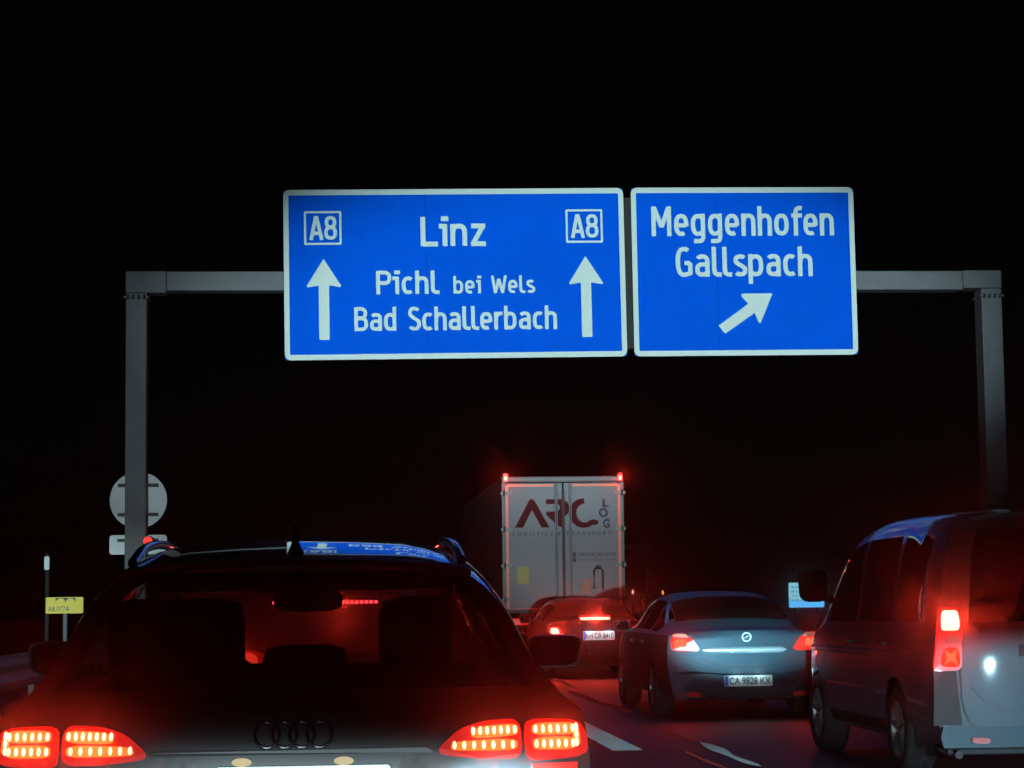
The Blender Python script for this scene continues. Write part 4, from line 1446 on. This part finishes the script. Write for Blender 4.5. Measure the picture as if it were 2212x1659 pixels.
# ------------------------------------------------------------------ white truck
trk = thing('articulated_truck', 'articulated truck with white rear doors carrying a big red logo and red outline tape', 'truck', (4.5, 45.5, 0), 0.006)
box('side_curtain', CURTAIN, trk, -1.275, -1.24, 0.12, 13.5, 1.15, 3.78, 0.01)
box('side_curtain', CURTAIN, trk, 1.24, 1.275, 0.12, 13.5, 1.15, 3.78, 0.01)
box('trailer_roof', CURTAIN, trk, -1.275, 1.275, 0.05, 13.5, 3.785, 3.90, 0.01)
box('front_wall', CURTAIN, trk, -1.23, 1.23, 13.42, 13.5, 1.15, 3.78)
box('chassis', DARK_STEEL, trk, -0.5, 0.5, 0.5, 13.2, 0.85, 1.12)
box('floor', DARK_STEEL, trk, -1.27, 1.27, 0.03, 13.4, 1.06, 1.14)
for sx in (-1, 1):
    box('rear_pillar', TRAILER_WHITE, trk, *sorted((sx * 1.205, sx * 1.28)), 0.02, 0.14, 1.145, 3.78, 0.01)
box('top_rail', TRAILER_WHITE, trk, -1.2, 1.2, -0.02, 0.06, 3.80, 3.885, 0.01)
for sx in (-1, 1):
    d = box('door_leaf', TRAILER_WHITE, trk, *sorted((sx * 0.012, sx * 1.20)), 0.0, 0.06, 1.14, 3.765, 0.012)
    a, b_ = sorted((sx * 1.145, sx * 1.207))
    box('outline_tape', RED_TAPE, d, a, b_, -0.006, -0.001, 1.16, 3.72)
    a, b_ = sorted((sx * 0.20, sx * 1.15))
    box('outline_tape', RED_TAPE, d, a, b_, -0.006, -0.001, 3.69, 3.735)
    a, b_ = sorted((sx * 0.10, sx * 1.15))
    box('outline_tape', RED_TAPE, d, a, b_, -0.006, -0.001, 1.145, 1.158)
    for xx in (0.13, 0.165):
        bm = bmesh.new()
        tube(bm, [(sx * xx, -0.03, 1.10), (sx * xx, -0.03, 3.75)], 0.014, 8)
        obj('lock_rod', bm, mat('rod_steel', (0.16, 0.17, 0.2), 0.45, 0.4, noise=0.2), d, 50)
    for z in (3.55, 2.80, 2.05, 1.35):
        hg = box('hinge', mat('hinge_steel', (0.20, 0.21, 0.21), 0.5, 0.2, noise=0.25), trk, *sorted((sx * 1.08, sx * 1.31)), -0.05, -0.007, z - 0.035, z + 0.035, 0.008)
        bm = bmesh.new()
        tube(bm, [(sx * 1.235, -0.055, z - 0.06), (sx * 1.235, -0.055, z + 0.06)], 0.02, 8)
        obj('hinge_pin', bm, DARK_STEEL, hg, 50)
box('seal_strip', mat('dark_red_seal', (0.03, 0.008, 0.014), 0.6, noise=0.2), trk, -0.03, 0.03, -0.035, -0.002, 1.36, 3.62, 0.006)


def U(x):
    return (x - 1140) * 0.002385


def V(y):
    return 3.9 - (y - 270) * 0.00241


def decal(poly, m, name='logo', back=-0.0012, front=-0.004):
    bm = bmesh.new()
    prism(bm, [(U(x), V(y)) for x, y in poly], front, back)
    bmesh.ops.recalc_face_normals(bm, faces=bm.faces)
    return obj(name, bm, m, trk)


decal([(715, 712), (840, 480), (865, 462), (890, 480), (1018, 712), (950, 712), (865, 560), (787, 712)], LOGO_RED)
top_bar = [(990, 468), (1115, 468)] + [(1115 + 80 * math.sin(rad(a)), 548 - 80 * math.cos(rad(a))) for a in range(15, 166, 15)] + [(1150, 640), (1150, 712), (1105, 705), (1030, 640), (990, 600), (990, 575), (1085, 575), (1110, 555), (1110, 525), (1090, 510), (990, 510)]
decal(top_bar, LOGO_RED)
oc = [(1320 + 128 * math.cos(rad(a)), 590 + 128 * math.sin(rad(a))) for a in range(270, 45, -12)]
ic = [(1328 + 72 * math.cos(rad(a)), 590 + 82 * math.sin(rad(a))) for a in range(48, 271, 12)]
oc = [(1325, 466)] + oc + [(1440, 690), (1452, 660), (1410, 645)] + ic + [(1325, 512)]
decal(oc, LOGO_RED)
for ch, x, y, w, h2 in (('L', 1488, 540, 55, 70), ('O', 1452, 628, 82, 80), ('G', 1488, 722, 62, 80)):
    font_text('logo', trk, ch, LOGO_GREY, (U(x), -0.003, V(y)), w * 0.002385, h2 * 0.00241, bold=0.035)
font_text('lettering', trk, 'LOGISTICS & TRANSPORT', LOGO_GREY, (U(692), -0.003, V(783)), 873 * 0.002385, 36 * 0.00241, shear=0.25, spacing=1.5, bold=0.012)
font_text('lettering', trk, '+90 224 242 09 09', LOGO_GREY, (U(1262), -0.003, V(964)), 335 * 0.002385, 32 * 0.00241, bold=0.01)
font_text('lettering', trk, 'www.arclog.com.tr', LOGO_GREY, (U(1262), -0.003, V(1008)), 335 * 0.002385, 28 * 0.00241)
decal([(1222, 928), (1248, 928), (1248, 966), (1222, 966)], LOGO_GREY, 'phone_symbol')
decal([(1216, 978), (1250, 978), (1250, 1010), (1216, 1010)], LOGO_GREY, 'web_symbol')
o = decal([(728, 1048), (832, 1048), (832, 1180), (815, 1195), (728, 1195)], STICKER_Y, 'sticker')
o = decal([(1295, 1158), (1375, 1158), (1375, 1280), (1295, 1280)], STICKER_O, 'sticker')
o = decal([(1398, 1285), (1485, 1285), (1485, 1345), (1398, 1345)], STICKER_R, 'sticker')
bm = bmesh.new()
tube(bm, [(U(1402), -0.03, V(1245)), (U(1402), -0.03, V(1090)), (U(1415), -0.03, V(1068)), (U(1463), -0.03, V(1068)), (U(1478), -0.03, V(1090)), (U(1478), -0.03, V(1250))], 0.022, 8)
obj('door_handle', bm, DARK_STEEL, trk, 50)
bm = bmesh.new()
tube(bm, [(U(1420), -0.03, V(1062)), (U(1425), -0.03, V(1045)), (U(1452), -0.03, V(1045)), (U(1458), -0.03, V(1062))], 0.014, 8)
obj('handle_loop', bm, DARK_STEEL, trk, 50)
box('latch', CHROME, trk, U(1425), U(1448), -0.03, -0.01, V(1120), V(1085), 0.005)
box('latch', CHROME, trk, U(1060), U(1095), -0.06, -0.02, V(1345), V(1310), 0.01)
# marker lamps on the top corners
for sx in (-1, 1):
    bm = bmesh.new()
    prism(bm, rrect(sx * 1.20 - 0.055, sx * 1.20 + 0.055, 3.785, 3.965, 0.04), -0.07, -0.02)
    ml = obj('marker_lamp', bm, LENS_DARK, trk)
    bm = bmesh.new()
    prism(bm, rrect(sx * 1.20 - 0.028, sx * 1.20 + 0.028, 3.815, 3.905, 0.024), -0.075, -0.071)
    obj('bulb', bm, BRAKE_HOT, ml)
    lamp_light('marker_glow', trk, (sx * 1.20, -0.22, 3.86), RED, 4, 0.04)
    lamp_beam('marker_beam', trk, (sx * 1.20, -0.085, 3.86), RED, 3.5)
bp = box('bumper_beam', GALV, trk, -1.2, 1.2, 0.10, 0.22, 0.50, 0.66, 0.02)
for sx in (-1, 1):
    tl_ = box('tail_light', LENS_DIM, trk, *sorted((sx * 0.72, sx * 1.18)), 0.02, 0.10, 0.82, 0.96, 0.02)
    a, b_ = sorted((sx * 0.74, sx * 0.90))
    box('bulb', LENS_DARK, tl_, a, b_, 0.012, 0.019, 0.84, 0.94)
    box('mud_flap', RUBBER, trk, *sorted((sx * 0.75, sx * 1.2)), 0.5, 0.52, 0.15, 0.8)
    for y in (1.6, 2.9, 4.2):
        wheel(trk, sx * 1.08, y, 0.5, sx)
# tractor
cab = box('cab', mat('cab_paint', (0.3, 0.32, 0.34), 0.4, coat=0.5, noise=0.1), trk, -1.22, 1.22, 14.1, 16.3, 0.9, 3.72, 0.12)
box('cab_chassis', DARK_STEEL, trk, -0.45, 0.45, 11.0, 16.2, 0.6, 0.85)
for sx in (-1, 1):
    for y in (12.2, 15.5):
        wheel(trk, sx * 1.08, y, 0.5, sx)
    bm = bmesh.new()
    bx(bm, *sorted((sx * 1.3, sx * 1.5)), 15.9, 16.05, 2.2, 2.9, 0.03)
    bx(bm, *sorted((sx * 1.2, sx * 1.35)), 15.95, 16.0, 2.8, 2.85)
    obj('wing_mirror', bm, PLASTIC, trk)

# ------------------------------------------------------------------ far things beyond the queue
fg = thing('distant_gantry', 'faint grey portal frame standing far off beyond the white truck', 'gantry', (12.0, 118, 0))
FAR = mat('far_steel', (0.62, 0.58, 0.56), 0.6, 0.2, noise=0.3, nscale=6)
box('column', FAR, fg, 4.12, 4.44, 0, 0.4, -0.06, 4.09, 0.01)
box('column', FAR, fg, -4.44, -4.12, 0, 0.4, -0.06, 4.09, 0.01)
box('crossbeam', FAR, fg, -4.44, 4.44, 0.0, 0.4, 4.095, 4.41, 0.01)
ps = thing('info_panel', 'small white and blue roadside panel, headlight return painted as glow, beside the van mirror', 'road sign', (12.65, 60, 0))
bm = bmesh.new()
prism(bm, rrect(-0.50, 0.50, 1.06, 1.76, 0.05), 0, 0.05)
o = obj('panel', bm, GALV_BACK, ps)
bm = bmesh.new()
prism(bm, rrect(-0.49, 0.49, 1.28, 1.75, 0.03), -0.006, -0.001)
obj('white_field', bm, PANEL_GLOW, o)
bm = bmesh.new()
prism(bm, rrect(-0.49, 0.49, 1.07, 1.277, 0.03), -0.006, -0.001)
obj('blue_field', bm, PANEL_BLUE, o)
bm = bmesh.new()
for z in (1.60, 1.48, 1.36, 1.24):
    x = -0.42
    while x < 0.38:
        w = random.uniform(0.05, 0.12)
        prism(bm, [(x, z), (x + w, z), (x + w, z + 0.06), (x, z + 0.06)], -0.009, -0.007)
        x += w + 0.045
obj('print_lines', bm, PANEL_TEXT, o)['kind'] = 'stuff'
for x in (-0.3, 0.3):
    bm = bmesh.new()
    tube(bm, [(x, 0.09, -0.06), (x, 0.09, 1.7)], 0.035, 8)
    obj('post', bm, GALV, ps)


def amber(x, y, z, label, m):
    t = thing('marker_post', label, 'post', (x, y, 0))
    bm = bmesh.new()
    tube(bm, [(0, 0.06, -0.06), (0, 0.06, z + 0.16)], 0.035, 8)
    obj('post', bm, DARK_STEEL, t)
    bm = bmesh.new()
    bmesh.ops.create_uvsphere(bm, u_segments=12, v_segments=8, radius=1)
    for v in bm.verts:
        v.co = Vector((v.co.x * 0.042, v.co.y * 0.03, z + v.co.z * 0.095))
    obj('lamp', bm, m, t, 60)
    return t


amber(11.735, 90, 1.70, 'tiny pinkish marker lamp low beside the right side of the truck', glow_mat('pink_lamp_glow', (1, 0.35, 0.35), 1.3))
t = amber(12.98, 90, 1.66, 'tiny amber marker lamp glowing above the sedan roof', AMBER_GLOW)
fb = thing('marker_board', 'faint pale board low beyond the truck, under the distant portal', 'road sign', (12.15, 90.5, 0))
box('board', FAR, fb, -0.28, 0.32, 0, 0.03, 1.50, 1.66, 0.01)
bm = bmesh.new()
tube(bm, [(0, 0.05, -0.06), (0, 0.05, 1.6)], 0.04, 8)
obj('post', bm, DARK_STEEL, fb)

# ------------------------------------------------------------------ scattering air added so the lamps bloom as in a lens
bm = bmesh.new()
bx(bm, -620, 620, -70, 1020, -1.4, 9.0)
hz = bpy.data.materials.new('bloom_air')
hz.use_nodes = True
n = hz.node_tree.nodes
n.remove(n['Principled BSDF'])
pv = n.new('ShaderNodeVolumePrincipled')
pv.inputs['Color'].default_value = (0.9, 0.92, 0.95, 1)
pv.inputs['Density'].default_value = 0.0022
pv.inputs['Anisotropy'].default_value = 0.986
hz.node_tree.links.new(pv.outputs[0], n['Material Output'].inputs['Volume'])
o = obj('bloom_haze', bm, hz)
o['kind'] = 'stuff'
